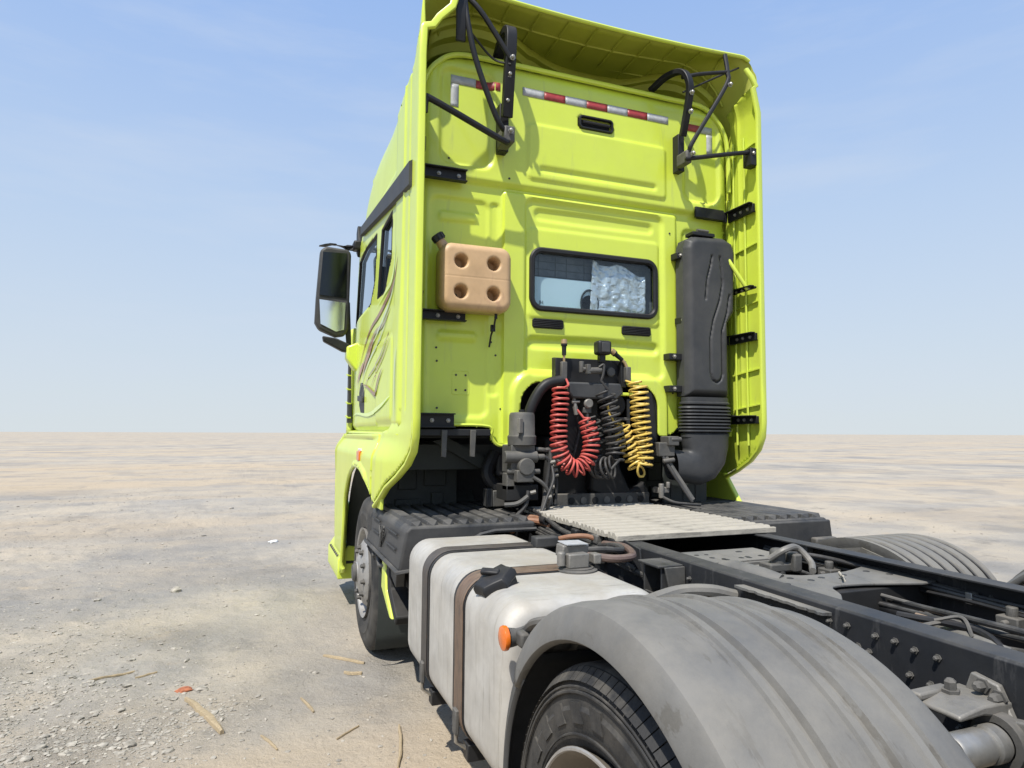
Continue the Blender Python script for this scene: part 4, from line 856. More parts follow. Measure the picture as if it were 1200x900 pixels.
def mudguard(sg, yc, zc=0.51, a0=-0.15, a1=3.05, full=True):
    N = 46; A = np.linspace(a0, a1, N); vs = []
    # profile across x from outer lip in to inner edge: (|x|, radius)
    cols = [(1.300, 0.528), (1.314, 0.536), (1.3135, 0.545), (1.295, 0.592), (1.289, 0.600), (1.278, 0.6045), (1.25, 0.608), (1.20, 0.607),
            (1.152, 0.606), (1.148, 0.613), (1.134, 0.613), (1.130, 0.592), (1.104, 0.592), (1.098, 0.604),
            (1.024, 0.598), (1.020, 0.605), (1.006, 0.605), (1.002, 0.584), (0.974, 0.584), (0.968, 0.595),
            (0.904, 0.584), (0.900, 0.590), (0.888, 0.590), (0.884, 0.568), (0.860, 0.568), (0.855, 0.576), (0.79, 0.560), (0.768, 0.548), (0.765, 0.53)]
    for a in A:
        for (x, r) in cols: vs.append((sg*x, yc+r*cos(a), zc+r*sin(a)))
    K = len(cols)
    return MB().add(vs, [(i*K+j, (i+1)*K+j, (i+1)*K+j+1, i*K+j+1) for i in range(N-1) for j in range(K-1)]).build('mudguard', 'guard', truck, solid=0.006, soff=0, ang=24)
mg = mudguard(-1, YR1, a0=0.62)
mudguard(-1, YR2); 
for x in (1.26, 1.06, 0.93, 0.82):
    for a in (0.70, 2.45):
        MB().bolt((-x, YR1+0.604*cos(a), 0.51+0.604*sin(a)), (0, cos(a), sin(a)), 0.009, 0.010).build('guard_bolt', 'castdark', mg)
# dark front flap section of the first guard
vs = []; A = np.linspace(-0.30, 0.70, 14)
for a in A:
    for (x, r) in ((1.300, 0.526), (1.306, 0.538), (1.288, 0.586), (1.265, 0.592), (1.0, 0.578), (0.78, 0.545)): vs.append((-x, YR1+r*cos(a), 0.51+r*sin(a)))
MB().add(vs, [(i*6+j, (i+1)*6+j, (i+1)*6+j+1, i*6+j+1) for i in range(13) for j in range(5)]).build('guard_flap', 'guard_dark', truck, solid=0.008, soff=0)
MB().prism([(YR1-0.535*cos(a), 0.51+0.535*sin(a)) for a in np.linspace(-0.3, pi+0.1, 30)], 'x', -0.772, -0.764).build('shade_backing', 'dark', truck)  # added dark sheet, stands in for the shade under the guard
# right hand guards: lower ribbed arches
def right_arch(y0, y1, zt, zb, x0, x1, m='guard_dark', ribs=5):
    N = 28; vs = []; cols = []
    for k in range(ribs*4+1):
        t_ = k/(ribs*4); cols.append((x0+(x1-x0)*t_, -0.022 if (k % 4 == 2) else 0.0))
    cols = [(x0+0.002, -0.10)]+cols+[(x1-0.002, -0.08)]
    for i in range(N):
        a = pi*i/(N-1); y = (y0+y1)/2-(y1-y0)/2*cos(a)*-1
        for (x, d) in cols: vs.append((x, (y0+y1)/2+((y1-y0)/2+d)*cos(a), zb+(zt-zb+d)*sin(a)))
    K = len(cols); return MB().add(vs, [(i*K+j, (i+1)*K+j, (i+1)*K+j+1, i*K+j+1) for i in range(N-1) for j in range(K-1)]).build('ribbed_cover', m, truck, solid=0.006, soff=0, ang=30)
ra = right_arch(-1.44, -0.62, 0.965, 0.70, 0.82, 1.26, 'guard', 6)
MB().prism([(-1.49, 0.70), (-1.40, 0.84), (-1.06, 0.955), (-0.72, 0.84), (-0.63, 0.70)], 'x', 0.825, 0.835).build('cover_side', 'guard_dark', ra)
MB().prism([(-1.06, 0.93), (-0.90, 0.90), (-0.86, 0.87), (-1.10, 0.88), (-1.20, 0.90)], 'x', 0.812, 0.823).build('pale_patch', 'guard', ra)
for k in range(1, 7):
    x = 0.82+0.44*(4*k-2)/24.0; MB().tube([(x, -1.03+0.416*cos(a), 0.70+0.258*sin(a)) for a in np.linspace(0.1, pi-0.1, 26)], 0.006, 6).build('groove', 'ink', ra)  # dark tubes laid in the grooves paint their shade
mudguard(1, YR1+0.15, zc=0.51)
# marker lamp and its bracket in front of the guard
lmp = MB().lathe([(0.008, 0.001), (0.008, 0.036), (0.0, 0.038), (-0.006, 0.036), (-0.010, 0.026), (-0.011, 0.001)], (-1.245, -1.585, 0.858), 'x', 24)
lmp.build('side_marker', 'orange', truck)
MB().lathe([(0.0, 0.030), (0.025, 0.026), (0.03, 0.001)], (-1.232, -1.585, 0.858), 'x', 16).build('marker_base', 'castdark', truck)
tube('lamp_bracket', 'castdark', truck, [(-1.22, -1.565, 0.86), (-1.18, -1.60, 0.88), (-1.19, -1.70, 0.93), (-1.14, -1.76, 0.95)], 0.014, n=8)
box('lamp_mount', 'castdark', truck, -1.215, -1.18, -1.65, -1.60, 0.84, 0.885, bevel=0.008)
tube('lamp_cable', 'hose', truck, [(-1.19, -1.60, 0.86), (-1.15, -1.62, 0.82), (-1.16, -1.68, 0.90), (-1.10, -1.74, 0.93)], 0.006, n=6)

# ---- fuel tank
def rr_loop(x0, x1, z0, z1, r, n=8):
    o = []
    for (cx_, cz_, a0) in ((x1-r, z1-r, 0), (x0+r, z1-r, pi/2), (x0+r, z0+r, pi), (x1-r, z0+r, 3*pi/2)):
        for k in range(n+1): a = a0+k*pi/2/n; o.append((cx_+r*cos(a), cz_+r*sin(a)))
    return o
TX0, TX1, TZ0, TZ1, TR = -1.225, -0.60, 0.33, 0.935, 0.105
vs = []; K = 0
stn = [(-0.09-0.03, 0.13), (-0.09, 0.10)]
ysec = [(-0.095, 0.060), (-0.100, 0.035), (-0.115, 0.014), (-0.14, 0.003), (-0.17, 0.0)]+[(y, 0.0) for y in np.linspace(-0.3, -1.36, 10)]+[(-1.43, 0.0), (-1.46, 0.003), (-1.487, 0.014), (-1.503, 0.035), (-1.508, 0.060)]
for (y, ins) in ysec:
    lp = rr_loop(TX0+ins, TX1-ins, TZ0+ins, TZ1-ins, max(0.03, TR-ins*0.6)); K = len(lp); vs += [(x, y, z) for x, z in lp]
n_ = len(ysec); fs = [(i*K+j, (i+1)*K+j, (i+1)*K+(j+1) % K, i*K+(j+1) % K) for i in range(n_-1) for j in range(K)]+[tuple(range(K)), tuple(range(n_*K-1, (n_-1)*K-1, -1))]
tank = MB().add(vs, fs).build('fuel_tank', 'tank', truck, ang=50)
def strap(yc, wd, gap, th, m, name):
    vs = []; lp0 = rr_loop(TX0-gap, TX1+gap, TZ0-gap, TZ1+gap, TR+gap); lp1 = rr_loop(TX0-gap-th, TX1+gap+th, TZ0-gap-th, TZ1+gap+th, TR+gap+th); K = len(lp0)
    for (lp, y) in ((lp0, yc-wd/2), (lp1, yc-wd/2), (lp1, yc+wd/2), (lp0, yc+wd/2)): vs += [(x, y, z) for x, z in lp]
    return MB().add(vs, [(i*K+j, ((i+1) % 4)*K+j, ((i+1) % 4)*K+(j+1) % K, i*K+(j+1) % K) for i in range(4) for j in range(K)]).build(name, m, tank, bevel=0.0015)
strap(-0.52, 0.135, 0.001, 0.004, 'black', 'rubber_strip'); strap(-0.515, 0.095, 0.005, 0.004, 'strap_dark', 'steel_strap')
strap(-1.05, 0.140, 0.001, 0.004, 'black', 'rubber_strip'); strap(-1.06, 0.100, 0.005, 0.004, 'strap', 'steel_strap')
for y in (-0.52, -1.06):
    box('strap_clamp', 'castdark', tank, TX0-0.022, TX0-0.006, y-0.022, y+0.022, 0.36, 0.45, bevel=0.004)
    MB().tube([(TX0-0.014, y, 0.42), (TX0-0.012, y, 0.33), (TX0+0.03, y, 0.30)], 0.008, 6).build('clamp_bolt', 'steel', tank)
    box('tank_cradle', 'black', truck, -1.20, -0.42, y-0.03, y+0.03, 0.26, 0.323)
# weld/crease line, filler cap
cp = MB(); hx = [(0.075*cos(a)*(1.15 if k % 2 else 0.95), 0.066*sin(a)*(1.15 if k % 2 else 0.95)) for k, a in enumerate(np.linspace(0, 2*pi, 12, endpoint=False))]
vs = []
for (k_, z) in ((0.86, 0), (0.9, 0.03), (1.0, 0.034), (1.0, 0.055), (0.86, 0.070), (0.5, 0.076)): vs += [(x*k_, y*k_, z) for x, y in hx]
cp.add(vs, [(i*12+j, i*12+(j+1) % 12, (i+1)*12+(j+1) % 12, (i+1)*12+j) for i in range(5) for j in range(12)]+[tuple(60+j for j in range(12))])
cap = cp.build('filler_cap', 'black', tank, bevel=0.003); cap.location = (-1.125, -1.22, 0.905); cap.rotation_euler = (0, -0.50, 0.2)
kc = box('cap_latch', 'black', tank, -0.014, 0.014, -0.035, 0.035, 0.0, 0.018, bevel=0.006); kc.location = (-1.163, -1.22, 0.972); kc.rotation_euler = (0, -0.50, 0.9)
MB().lathe([(0, 0.078), (0.008, 0.078), (0.012, 0.068)], (-1.105, -1.22, 0.915), 'z', 24).build('filler_collar', 'castdark', tank).rotation_euler = (0, 0, 0)
# float sender (small black block) and fuel sender unit
box('breather_block', 'plastic', tank, -0.72, -0.60, -0.60, -0.53, 0.935, 0.985, bevel=0.008)
sn = MB(); sn.lathe([(0, 0.085), (0.008, 0.085), (0.012, 0.07), (0.016, 0.07), (0.016, 0.001)], (-0.76, -1.10, 0.933), 'z', 28)
snd = sn.build('sender_plate', 'castdark', tank)
blk = MB(); blk.box(-0.81, -0.72, -1.14, -1.06, 0.948, 1.005); blk.box(-0.83, -0.70, -1.10, -1.05, 0.985, 1.035, rot=(0.1, 0.05, 0.2)); blk.box(-0.70, -0.665, -1.14, -1.09, 0.96, 1.0)
blk.lathe([(0, 0.018), (0.05, 0.018), (0.055, 0.001)], (-0.83, -1.11, 0.96), 'z', 8); blk.lathe([(0, 0.015), (0.06, 0.015), (0.065, 0.001)], (-0.70, -1.06, 0.955), 'z', 8)
blk.build('sender_unit', 'cast', tank, bevel=0.006)
MB().box(-0.815, -0.71, -1.11, -1.045, 1.037, 1.041, rot=(0.1, 0.05, 0.2)).build('sender_lid', 'whiteref', tank)
# hoses from the sender to the rail
tube('fuel_hose', 'mauvehose', truck, [(-0.70, -1.08, 0.985), (-0.60, -1.13, 0.975), (-0.50, -1.10, 0.975), (-0.455, -0.96, 0.985), (-0.44, -0.75, 0.965)], 0.016)
tube('fuel_hose', 'hose', truck, [(-0.72, -1.02, 0.995), (-0.62, -1.05, 1.0), (-0.52, -1.04, 0.99), (-0.47, -0.92, 0.985), (-0.44, -0.7, 0.95)], 0.013)
tube('fuel_hose', 'hose', truck, [(-0.72, -1.0, 0.97), (-0.60, -1.0, 0.975), (-0.52, -0.95, 0.97), (-0.45, -0.8, 0.96)], 0.011)
tube('fuel_hose', 'hose', truck, [(-0.74, -0.98, 0.955), (-0.62, -0.92, 0.96), (-0.50, -0.86, 0.96), (-0.43, -0.7, 0.93)], 0.009)
tube('brown_pipe', 'brownhose', truck, [(-0.60, -0.565, 0.965), (-0.55, -0.62, 0.985), (-0.49, -0.66, 0.99), (-0.44, -0.68, 0.975)], 0.012)
tube('brown_pipe', 'brownhose', truck, [(-0.62, -0.02, 0.93), (-0.57, 0.03, 0.965), (-0.50, 0.03, 0.975), (-0.44, -0.02, 0.97), (-0.41, -0.1, 0.955)], 0.019)
tube('brown_pipe', 'brownhose', truck, [(-0.52, 0.10, 0.985), (-0.46, 0.08, 0.99), (-0.42, 0.0, 0.985)], 0.012)
tube('air_pipe', 'hose', truck, [(-0.44, 0.25, 1.03), (-0.43, 0.0, 1.01), (-0.445, -0.3, 0.965), (-0.44, -0.6, 0.955), (-0.44, -0.9, 0.95)], 0.014)
tube('air_pipe', 'hose', truck, [(-0.43, 0.1, 0.95), (-0.435, -0.4, 0.93), (-0.45, -0.7, 0.94), (-0.43, -1.0, 0.90)], 0.011)
MB().lathe([(-0.03, 0.022), (0.03, 0.022), (0.03, 0.012), (-0.03, 0.012)], (-0.44, -0.06, 0.985), 'y', 14, closed=True).build('pipe_clamp', 'black', truck)
for (x, y, z) in ((-0.435, -0.45, 0.975), (-0.43, -0.62, 0.98), (-0.425, -0.82, 0.985)): box('pipe_clip', 'black', truck, x-0.02, x+0.02, y-0.03, y+0.03, z-0.02, z+0.018, bevel=0.008)
box('hose_junction', 'castdark', truck, -0.46, -0.42, -0.71, -0.65, 0.955, 1.0, bevel=0.008)
# round air tank and lower shrouds between wheel and fuel tank
MB().lathe([(0, 0.0001), (0.0, 0.12), (0.03, 0.17), (0.06, 0.18), (0.40, 0.18), (0.43, 0.17), (0.46, 0.10), (0.46, 0.0001)], (-1.08, 0.12, 0.50), 'x', 32).build('air_reservoir', 'black', truck)
MB().lathe([(0, 0.0001), (0.0, 0.12), (0.03, 0.17), (0.06, 0.18), (0.30, 0.18), (0.33, 0.10), (0.33, 0.0001)], (-1.10, 0.02, 0.62), 'x', 32)
tube('step_bracket', 'steel', truck, [(-1.20, 0.26, 0.47), (-1.16, 0.20, 0.45), (-1.10, 0.18, 0.46)], 0.018, n=8)
tube('brake_hose', 'hose', truck, [(-1.15, 0.55, 0.72), (-1.16, 0.40, 0.60), (-1.13, 0.24, 0.52), (-1.05, 0.22, 0.62)], 0.014)

# ---- left battery / guard box
def ribbed_box(sg, y0, y1, xo, xi, zb, zt, zin):
    prof = [(xo, zb), (xo-0.012*sg*-1*0, zb), (xo-sg*0.03, zt-0.02), (xo-sg*0.055, zt)]
    pl = [(xo, zb), (xo-sg*0.035, zt-0.025), (xo-sg*0.06, zt), (xi, zt), (xi, zin), (xi-sg*-0.30, zin-0.01), (xo-sg*0.12, zb)]
    b_ = MB().prism(pl, 'y', y0, y1).build('storage_box', 'plastic', truck, bevel=0.014, seg=3)
    xs = np.linspace(xo-sg*0.10, xi+sg*0.06, 8)
    for x in xs:
        vs = []
        for (dx, z) in ((-0.034, zt-0.004), (-0.026, zt+0.020), (0.022, zt+0.024), (0.034, zt-0.004)):
            vs += [(x+dx, y0+0.035, z), (x+dx, y1-0.03, z)]
        vs += [(x, y0+0.012, zt-0.003)]
        MB().add(vs, [(0, 1, 3, 2), (2, 3, 5, 4), (4, 5, 7, 6), (0, 2, 8), (2, 4, 8), (4, 6, 8), (1, 7, 5, 3)]).build('top_ridge', 'plastic', b_, bevel=0.002, ang=20)
    return b_
sb = ribbed_box(-1, -0.075, 1.00, -1.265, -0.50, 0.755, 0.985, 0.945)
MB().tube([(-1.27, 0.99, 0.755), (-1.27, -0.075, 0.755), (-1.14, -0.082, 0.765), (-0.82, -0.082, 0.93), (-0.74, -0.082, 0.945), (-0.50, -0.082, 0.945)], 0.012, 6).build('lower_lip', 'plastic', sb)
for (y0, y1, z0) in ((0.58, 0.84, 0.93), (0.55, 0.80, 0.86), (0.06, 0.34, 0.925), (0.05, 0.32, 0.85)):
    MB().tube([(-1.248-(0.93-z0)*0.13, y0, z0), (-1.248-(0.93-z0)*0.13, y1, z0)], 0.006, 6).build('side_slot', 'ink', sb)
em = MB()
for s_ in (-1, 1):
    for k in range(4):
        em.tube([(-1.265, 0.46+s_*0.01, 0.83+k*0.015), (-1.261, 0.46+s_*(0.05+0.008*k), 0.86+k*0.02), (-1.256, 0.46+s_*0.055, 0.895+k*0.010)], 0.004, 5)
em.tube([(-1.268, 0.46, 0.80), (-1.254, 0.46, 0.92)], 0.010, 6)
em.build('moulded_emblem', 'plastic', sb)
# hinge/clamp hardware under the box
hw_ = MB(); hw_.box(-1.235, -1.19, 0.70, 0.82, 0.66, 0.755); hw_.tube([(-1.23, 0.78, 0.70), (-1.24, 0.62, 0.66), (-1.22, 0.50, 0.68), (-1.21, 0.36, 0.60)], 0.013, 8); hw_.box(-1.22, -1.17, 0.20, 0.42, 0.64, 0.74, rot=(0.25, 0, 0)); hw_.bolt((-1.24, 0.76, 0.70), (-1, 0, 0), 0.018, 0.02)
hw_.build('box_bracket', 'castdark', truck, bevel=0.005)
box('chassis_bracket', 'dark', truck, -1.15, -0.45, 0.20, 0.28, 0.60, 0.75)
# ---- right storage box
rb = ribbed_box(1, -0.45, 0.75, 1.285, 0.55, 0.74, 0.985, 0.945)
box('side_lamp_bracket', 'castdark', truck, 1.08, 1.24, -0.52, -0.47, 0.80, 0.88, bevel=0.01)
MB().prism([(0.50, 0.76), (1.27, 0.76), (1.24, 0.975), (0.50, 0.975)], 'y', -0.47, -0.45).build('box_end', 'plastic', rb, bevel=0.01)

# ---- chassis
def rail(sg):
    xo = sg*0.405; pl = [(xo, 0.72), (xo-sg*0.085, 0.72), (xo-sg*0.085, 0.728), (xo-sg*0.008, 0.728), (xo-sg*0.008, 0.984), (xo-sg*0.085, 0.984), (xo-sg*0.085, 0.992), (xo-sg*0.006, 0.992), (xo, 0.986)]
    return MB().prism(pl, 'y', -4.6, 2.9).build('frame_rail', 'rail', truck, bevel=0.002)
rl = rail(-1); rr_ = rail(1)
# outer reinforcing plate on the front part of the left rail
MB().prism([(0.40, 1.002), (-0.90, 1.002), (-1.02, 0.985), (-1.05, 0.80), (0.40, 0.80)], 'x', -0.417, -0.406).build('reinforcing_plate', 'rail', rl, bevel=0.003)
bolts = [(-1.42, .915), (-1.505, .912), (-1.56, .915), (-1.79, .93), (-1.73, .90), (-2.024, .948), (-2.086, .951), (-2.177, .948), (-2.235, .951), (-2.29, .945), (-2.35, .945), (-2.275, .88), (-2.33, .875), (-2.12, .905), (-2.155, .90), (-2.56, .93), (-1.60, .84), (-1.30, .86), (-1.36, .93), (-1.88, .89), (-1.94, .92), (-1.97, .86), (-2.6, .86), (-2.40, .80), (-2.18, .86), (-2.06, .90), (-1.66, .90), (-1.45, .85), (-2.62, .95), (-0.9, .94), (-0.75, .88)]
bt = MB().bolt((0, 0, 0), (-1, 0, 0), 0.0062, 0.012).build('bolt', 'castdark', rl); bt.location = (-0.406, bolts[0][0], bolts[0][1])
for y, z in bolts[1:]: clone(bt, (-0.406, y, z))
bt2 = MB().bolt((0, 0, 0), (-1, 0, 0), 0.0065, 0.010).build('bolt', 'castdark', rr_); bt2.location = (0.396, -2.0, 0.90)
for y, z in ((-1.2, .90), (-1.35, .93), (-1.5, .86), (-1.62, .92), (-1.75, .90), (-1.85, .84), (-1.95, .93), (-2.1, .86), (-2.2, .91), (-2.32, .93), (-2.3, .82), (-2.45, .90), (-1.4, .82), (-1.1, .84), (-2.12, .93)): clone(bt2, (0.396, y, z))
# protruding flange strip with torn edge
vs = []; N = 26; r_ = random.Random(5)
for i in range(N):
    y = -1.66-0.37*i/(N-1); wv = 0.040+r_.uniform(-0.006, 0.004)
    vs += [(-0.405, y, 0.972), (-0.405-wv, y, 0.974), (-0.405-wv, y, 0.966), (-0.405, y, 0.962)]
MB().add(vs, [(i*4+j, (i+1)*4+j, (i+1)*4+(j+1) % 4, i*4+(j+1) % 4) for i in range(N-1) for j in range(4)]+[(0, 1, 2, 3), (4*N-1, 4*N-2, 4*N-3, 4*N-4)]).build('flange_strip', 'guard', rl)
box('recess_plate', 'dark', rl, -0.409, -0.4055, -2.03, -1.66, 0.86, 0.955, bevel=0)
# box bracket on the left rail (behind the tank)
bb_ = MB(); bb_.box(-0.50, -0.407, -1.19, -1.18, 0.80, 0.965); bb_.box(-0.50, -0.407, -1.31, -1.30, 0.80, 0.965); bb_.box(-0.52, -0.407, -1.32, -1.17, 0.965, 0.975); bb_.box(-0.50, -0.49, -1.30, -1.19, 0.80, 0.86)
bb_.build('box_bracket', 'plastic', rl, bevel=0.003)
MB().prism([(-0.50, 0.97), (-0.41, 0.97), (-0.41, 0.80), (-0.47, 0.84)], 'y', -1.335, -1.325).build('gusset', 'castdark', rl, bevel=0.002)
tube('guard_stay', 'guard', truck, [(-0.41, -1.62, 0.925), (-0.50, -1.60, 0.945), (-0.60, -1.56, 0.94), (-0.78, -1.62, 0.93)], 0.022)
# cross members and catwalk
for (y, z0, z1) in ((0.0, 0.74, 0.95), (-1.02, 0.75, 0.93), (-3.0, 0.75, 0.98)): box('cross_member', 'dark', truck, -0.397, 0.397, y-0.04, y+0.04, z0, z1)
cw = bpy.data.objects.new('catwalk', None); col.objects.link(cw); cw.parent = truck
proto = None; nb = 12; y0, y1 = -0.86, 0.27; pitch = (y1-y0)/nb
for k in range(nb):
    y = y0+pitch*k
    if proto is None:
        pr = [(0, 0), (0, 0.014), (0.012, 0.028), (pitch*0.34, 0.028), (pitch*0.41, 0.014), (pitch*0.49, 0.014), (pitch*0.56, 0.028), (pitch*0.76, 0.028), (pitch*0.80, 0.020), (pitch*0.80, 0)]
        vs = []; NX = 30
        for i in range(NX):
            x = -0.44+0.88*i/(NX-1)
            for (a, z) in pr: vs.append((x, a, z))
        K = len(pr); proto = MB().add(vs, [(i*K+j, (i+1)*K+j, (i+1)*K+(j+1) % K, i*K+(j+1) % K) for i in range(NX-1) for j in range(K)]+[tuple(range(K)), tuple(range(NX*K-1, NX*K-K-1, -1))]).build('tread_board', 'tread', cw)
        proto.location = (0, y, 1.0)
    else: clone(proto, (random.uniform(-0.006, 0.006), y, 1.0+random.uniform(-0.002, 0.002)))
box('catwalk_edge', 'tread', cw, -0.45, 0.45, -0.885, -0.866, 0.995, 1.022, bevel=0.003)
box('catwalk_frame', 'dark', cw, -0.40, 0.40, -0.84, 0.26, 0.9935, 0.9985, bevel=0)
# lower plates behind the catwalk
sp = MB(); sp.box(-0.31, 0.16, -1.28, -1.05, 0.955, 0.965); sp.box(-0.31, 0.16, -1.285, -1.275, 0.93, 0.957)
spo = sp.build('service_plate', 'guard', truck, bevel=0.003); hh = MB()
for k in range(14): hh.lathe([(0, 0.008+0.006*random.random()), (0.0012, 0.008), (0.0012, 0.0001)], (random.uniform(-0.28, 0.13), random.uniform(-1.26, -1.07), 0.9655), 'z', 8)
tag(hh.build('plate_holes', 'ink', spo), kind='stuff')
box('thin_slat', 'guard', truck, -0.33, 0.02, -1.335, -1.31, 0.94, 0.95, bevel=0.002)
# cross member with perforated gussets
gp = [(-0.39, -1.36), (-0.30, -1.28), (-0.17, -1.30), (-0.11, -1.42), (-0.02, -1.52), (0.20, -1.52), (0.39, -1.48), (0.39, -1.76), (0.10, -1.70), (-0.05, -1.70), (-0.12, -1.80), (-0.24, -1.90), (-0.39, -1.92)]
GP = [(p.x, p.y) for p in spline([(a, b_, 0) for a, b_ in gp+[gp[0]]], 3)][:-1]
gus = MB().prism(GP, 'z', 0.938, 0.948).build('gusset_plate', 'guard', truck, bevel=0.003); hh = MB()
for (x, y) in ((-0.25, -1.34), (-0.20, -1.40), (-0.16, -1.46), (-0.22, -1.52), (-0.28, -1.45), (-0.10, -1.55), (-0.05, -1.60), (0.02, -1.58), (0.08, -1.62), (0.14, -1.57), (-0.18, -1.62), (-0.25, -1.70), (-0.30, -1.62), (-0.20, -1.76), (-0.31, -1.80), (0.28, -1.55), (0.32, -1.62)):
    hh.lathe([(0, 0.013), (0.0015, 0.012), (0.0015, 0.0001)], (x, y, 0.948), 'z', 10)
tag(hh.build('gusset_holes', 'ink', gus), kind='stuff')
MB().tube([(-0.20, -1.30, 0.935), (-0.19, -1.36, 0.945), (-0.15, -1.46, 0.935), (-0.12, -1.52, 0.92)], 0.040, 14).build('pale_pipe', 'guard', truck)
box('cross_channel', 'dark', truck, -0.39, 0.39, -1.72, -1.54, 0.74, 0.93)
vl = MB(); vl.lathe([(0, 0.03), (0.09, 0.03), (0.10, 0.02), (0.10, 0.0001)], (-0.02, -1.40, 0.93), 'z', 14); vl.box(-0.08, 0.06, -1.43, -1.36, 0.94, 0.975); vl.box(0.02, 0.06, -1.45, -1.38, 0.94, 1.01)
vl.build('brake_valve', 'castdark', truck, bevel=0.008)
tube('brake_line', 'cast', truck, [(-0.06, -1.40, 0.99), (-0.02, -1.44, 1.03), (0.06, -1.42, 1.03), (0.09, -1.46, 0.98), (0.04, -1.52, 0.96)], 0.013)
tube('brake_line', 'hose', truck, [(0.02, -1.36, 0.95), (0.15, -1.25, 0.97), (0.30, -1.3, 0.96), (0.37, -1.6, 0.94), (0.38, -1.9, 0.93)], 0.009)
for (p, q_) in (((0.10, -1.60, 0.955), (0.02, -1.68, 0.975)), ((0.14, -1.55, 0.955), (0.05, -1.66, 0.95))): MB().tube([p, q_], 0.004, 5).build('cable_tie', 'tread', truck)
# propeller shaft, loom
MB().tube([(0.10, -0.9, 0.72), (0.10, -1.75, 0.72)], 0.05, 16).build('drive_shaft', 'dark', truck)
MB().tube([(0.20, -1.50, 0.86), (0.14, -1.90, 0.86)], 0.024, 12).build('shaft_tube', 'black', truck)
MB().tube([(0.14, -1.88, 0.862), (0.125, -1.96, 0.862)], 0.029, 12).build('shaft_boot', 'rusty', truck)
MB().tube([(0.12, -1.96, 0.86), (0.02, -2.25, 0.87)], 0.022, 12).build('shaft_end', 'cast', truck)
tube('wiring_loom', 'hose', truck, [(0.22, -1.55, 0.88), (0.16, -1.90, 0.90), (0.10, -2.10, 0.92), (0.08, -2.3, 0.925), (-0.05, -2.6, 0.93)], 0.010)
tube('wiring_loom', 'hose', truck, [(0.16, -1.60, 0.87), (0.12, -2.0, 0.89), (0.10, -2.18, 0.90), (0.0, -2.4, 0.93), (-0.1, -2.7, 0.92)], 0.008)
tube('wiring_loom', 'castdark', truck, [(-0.02, -1.98, 0.88), (0.10, -2.03, 0.90), (0.14, -2.10, 0.88)], 0.007, n=6)
tube('wiring_loom', 'castdark', truck, [(0.05, -2.0, 0.90), (0.09, -2.06, 0.92), (0.05, -2.12, 0.88)], 0.006, n=6)
MB().tube([(-0.24, -1.98, 0.88), (-0.24, -1.98, 0.95)], 0.006, 6).build('upright_pin', 'tread', truck)
box('rail_clip', 'castdark', truck, 0.33, 0.37, -1.2, -1.14, 0.95, 0.985)
# floor of the bay: dark gearbox / axle masses
MB().lathe([(0, 0.0001), (0, 0.16), (0.10, 0.22), (0.55, 0.20), (0.85, 0.15), (0.9, 0.0001)], (0.05, -0.9, 0.62), 'y', 20).build('gearbox', 'dark', truck)
MB().lathe([(-0.25, 0.0001), (-0.2, 0.12), (-0.05, 0.2), (0.1, 0.2), (0.25, 0.12), (0.3, 0.0001)], (0.05, YR1, 0.55), 'y', 20).build('differential', 'dark', truck)
# spring hanger and trunnion pin at the left rail
hg = MB(); hg.prism([(-2.44, 0.945), (-2.50, 0.935), (-2.535, 0.86), (-2.56, 0.84), (-2.40, 0.835)], 'x', -0.425, -0.407); hg.build('hanger_plate', 'cast', rl, bevel=0.004)
h2 = MB(); h2.prism([(-0.408, 0.868), (-0.408, 0.905), (-0.50, 0.908), (-0.575, 0.896), (-0.575, 0.884), (-0.50, 0.888)], 'y', -2.52, -2.40)
h2.prism([(-2.50, 0.875), (-2.72, 0.91), (-2.76, 0.70), (-2.66, 0.66), (-2.60, 0.73), (-2.575, 0.79), (-2.565, 0.835), (-2.53, 0.865)], 'x', -0.455, -0.425)
h2.box(-0.585, -0.46, -2.43, -2.40, 0.896, 0.912, rot=(0, 0.04, 0.12)); h2.box(-0.57, -0.558, -2.44, -2.425, 0.82, 0.885); h2.build('spring_hanger', 'cast', truck, bevel=0.005)
MB().lathe([(0, 0.001), (0, 0.034), (0.006, 0.037), (0.09, 0.037), (0.094, 0.032), (0.104, 0.032), (0.108, 0.039), (0.135, 0.039), (0.14, 0.034), (0.18, 0.034), (0.18, 0.001)], (-0.615, -2.525, 0.832), 'x', 28).build('trunnion_pin', 'steel', truck)
MB().lathe([(0, 0.040), (0.03, 0.042), (0.03, 0.058), (0, 0.056)], (-0.475, -2.525, 0.832), 'x', 28, closed=True).build('trunnion_collar', 'castdark', truck)
for p, d, r_b in (((-0.426, -2.47, 0.925), (-1, 0, 0), 0.011), ((-0.426, -2.505, 0.91), (-1, 0, 0), 0.012), ((-0.49, -2.44, 0.908), (-0.05, 0, 1), 0.013), ((-0.455, -2.66, 0.84), (-1, 0, 0), 0.014), ((-0.455, -2.62, 0.88), (-1, 0, 0), 0.011)):
    MB().bolt(p, d, r_b, 0.024).build('hanger_bolt', 'castdark', truck)


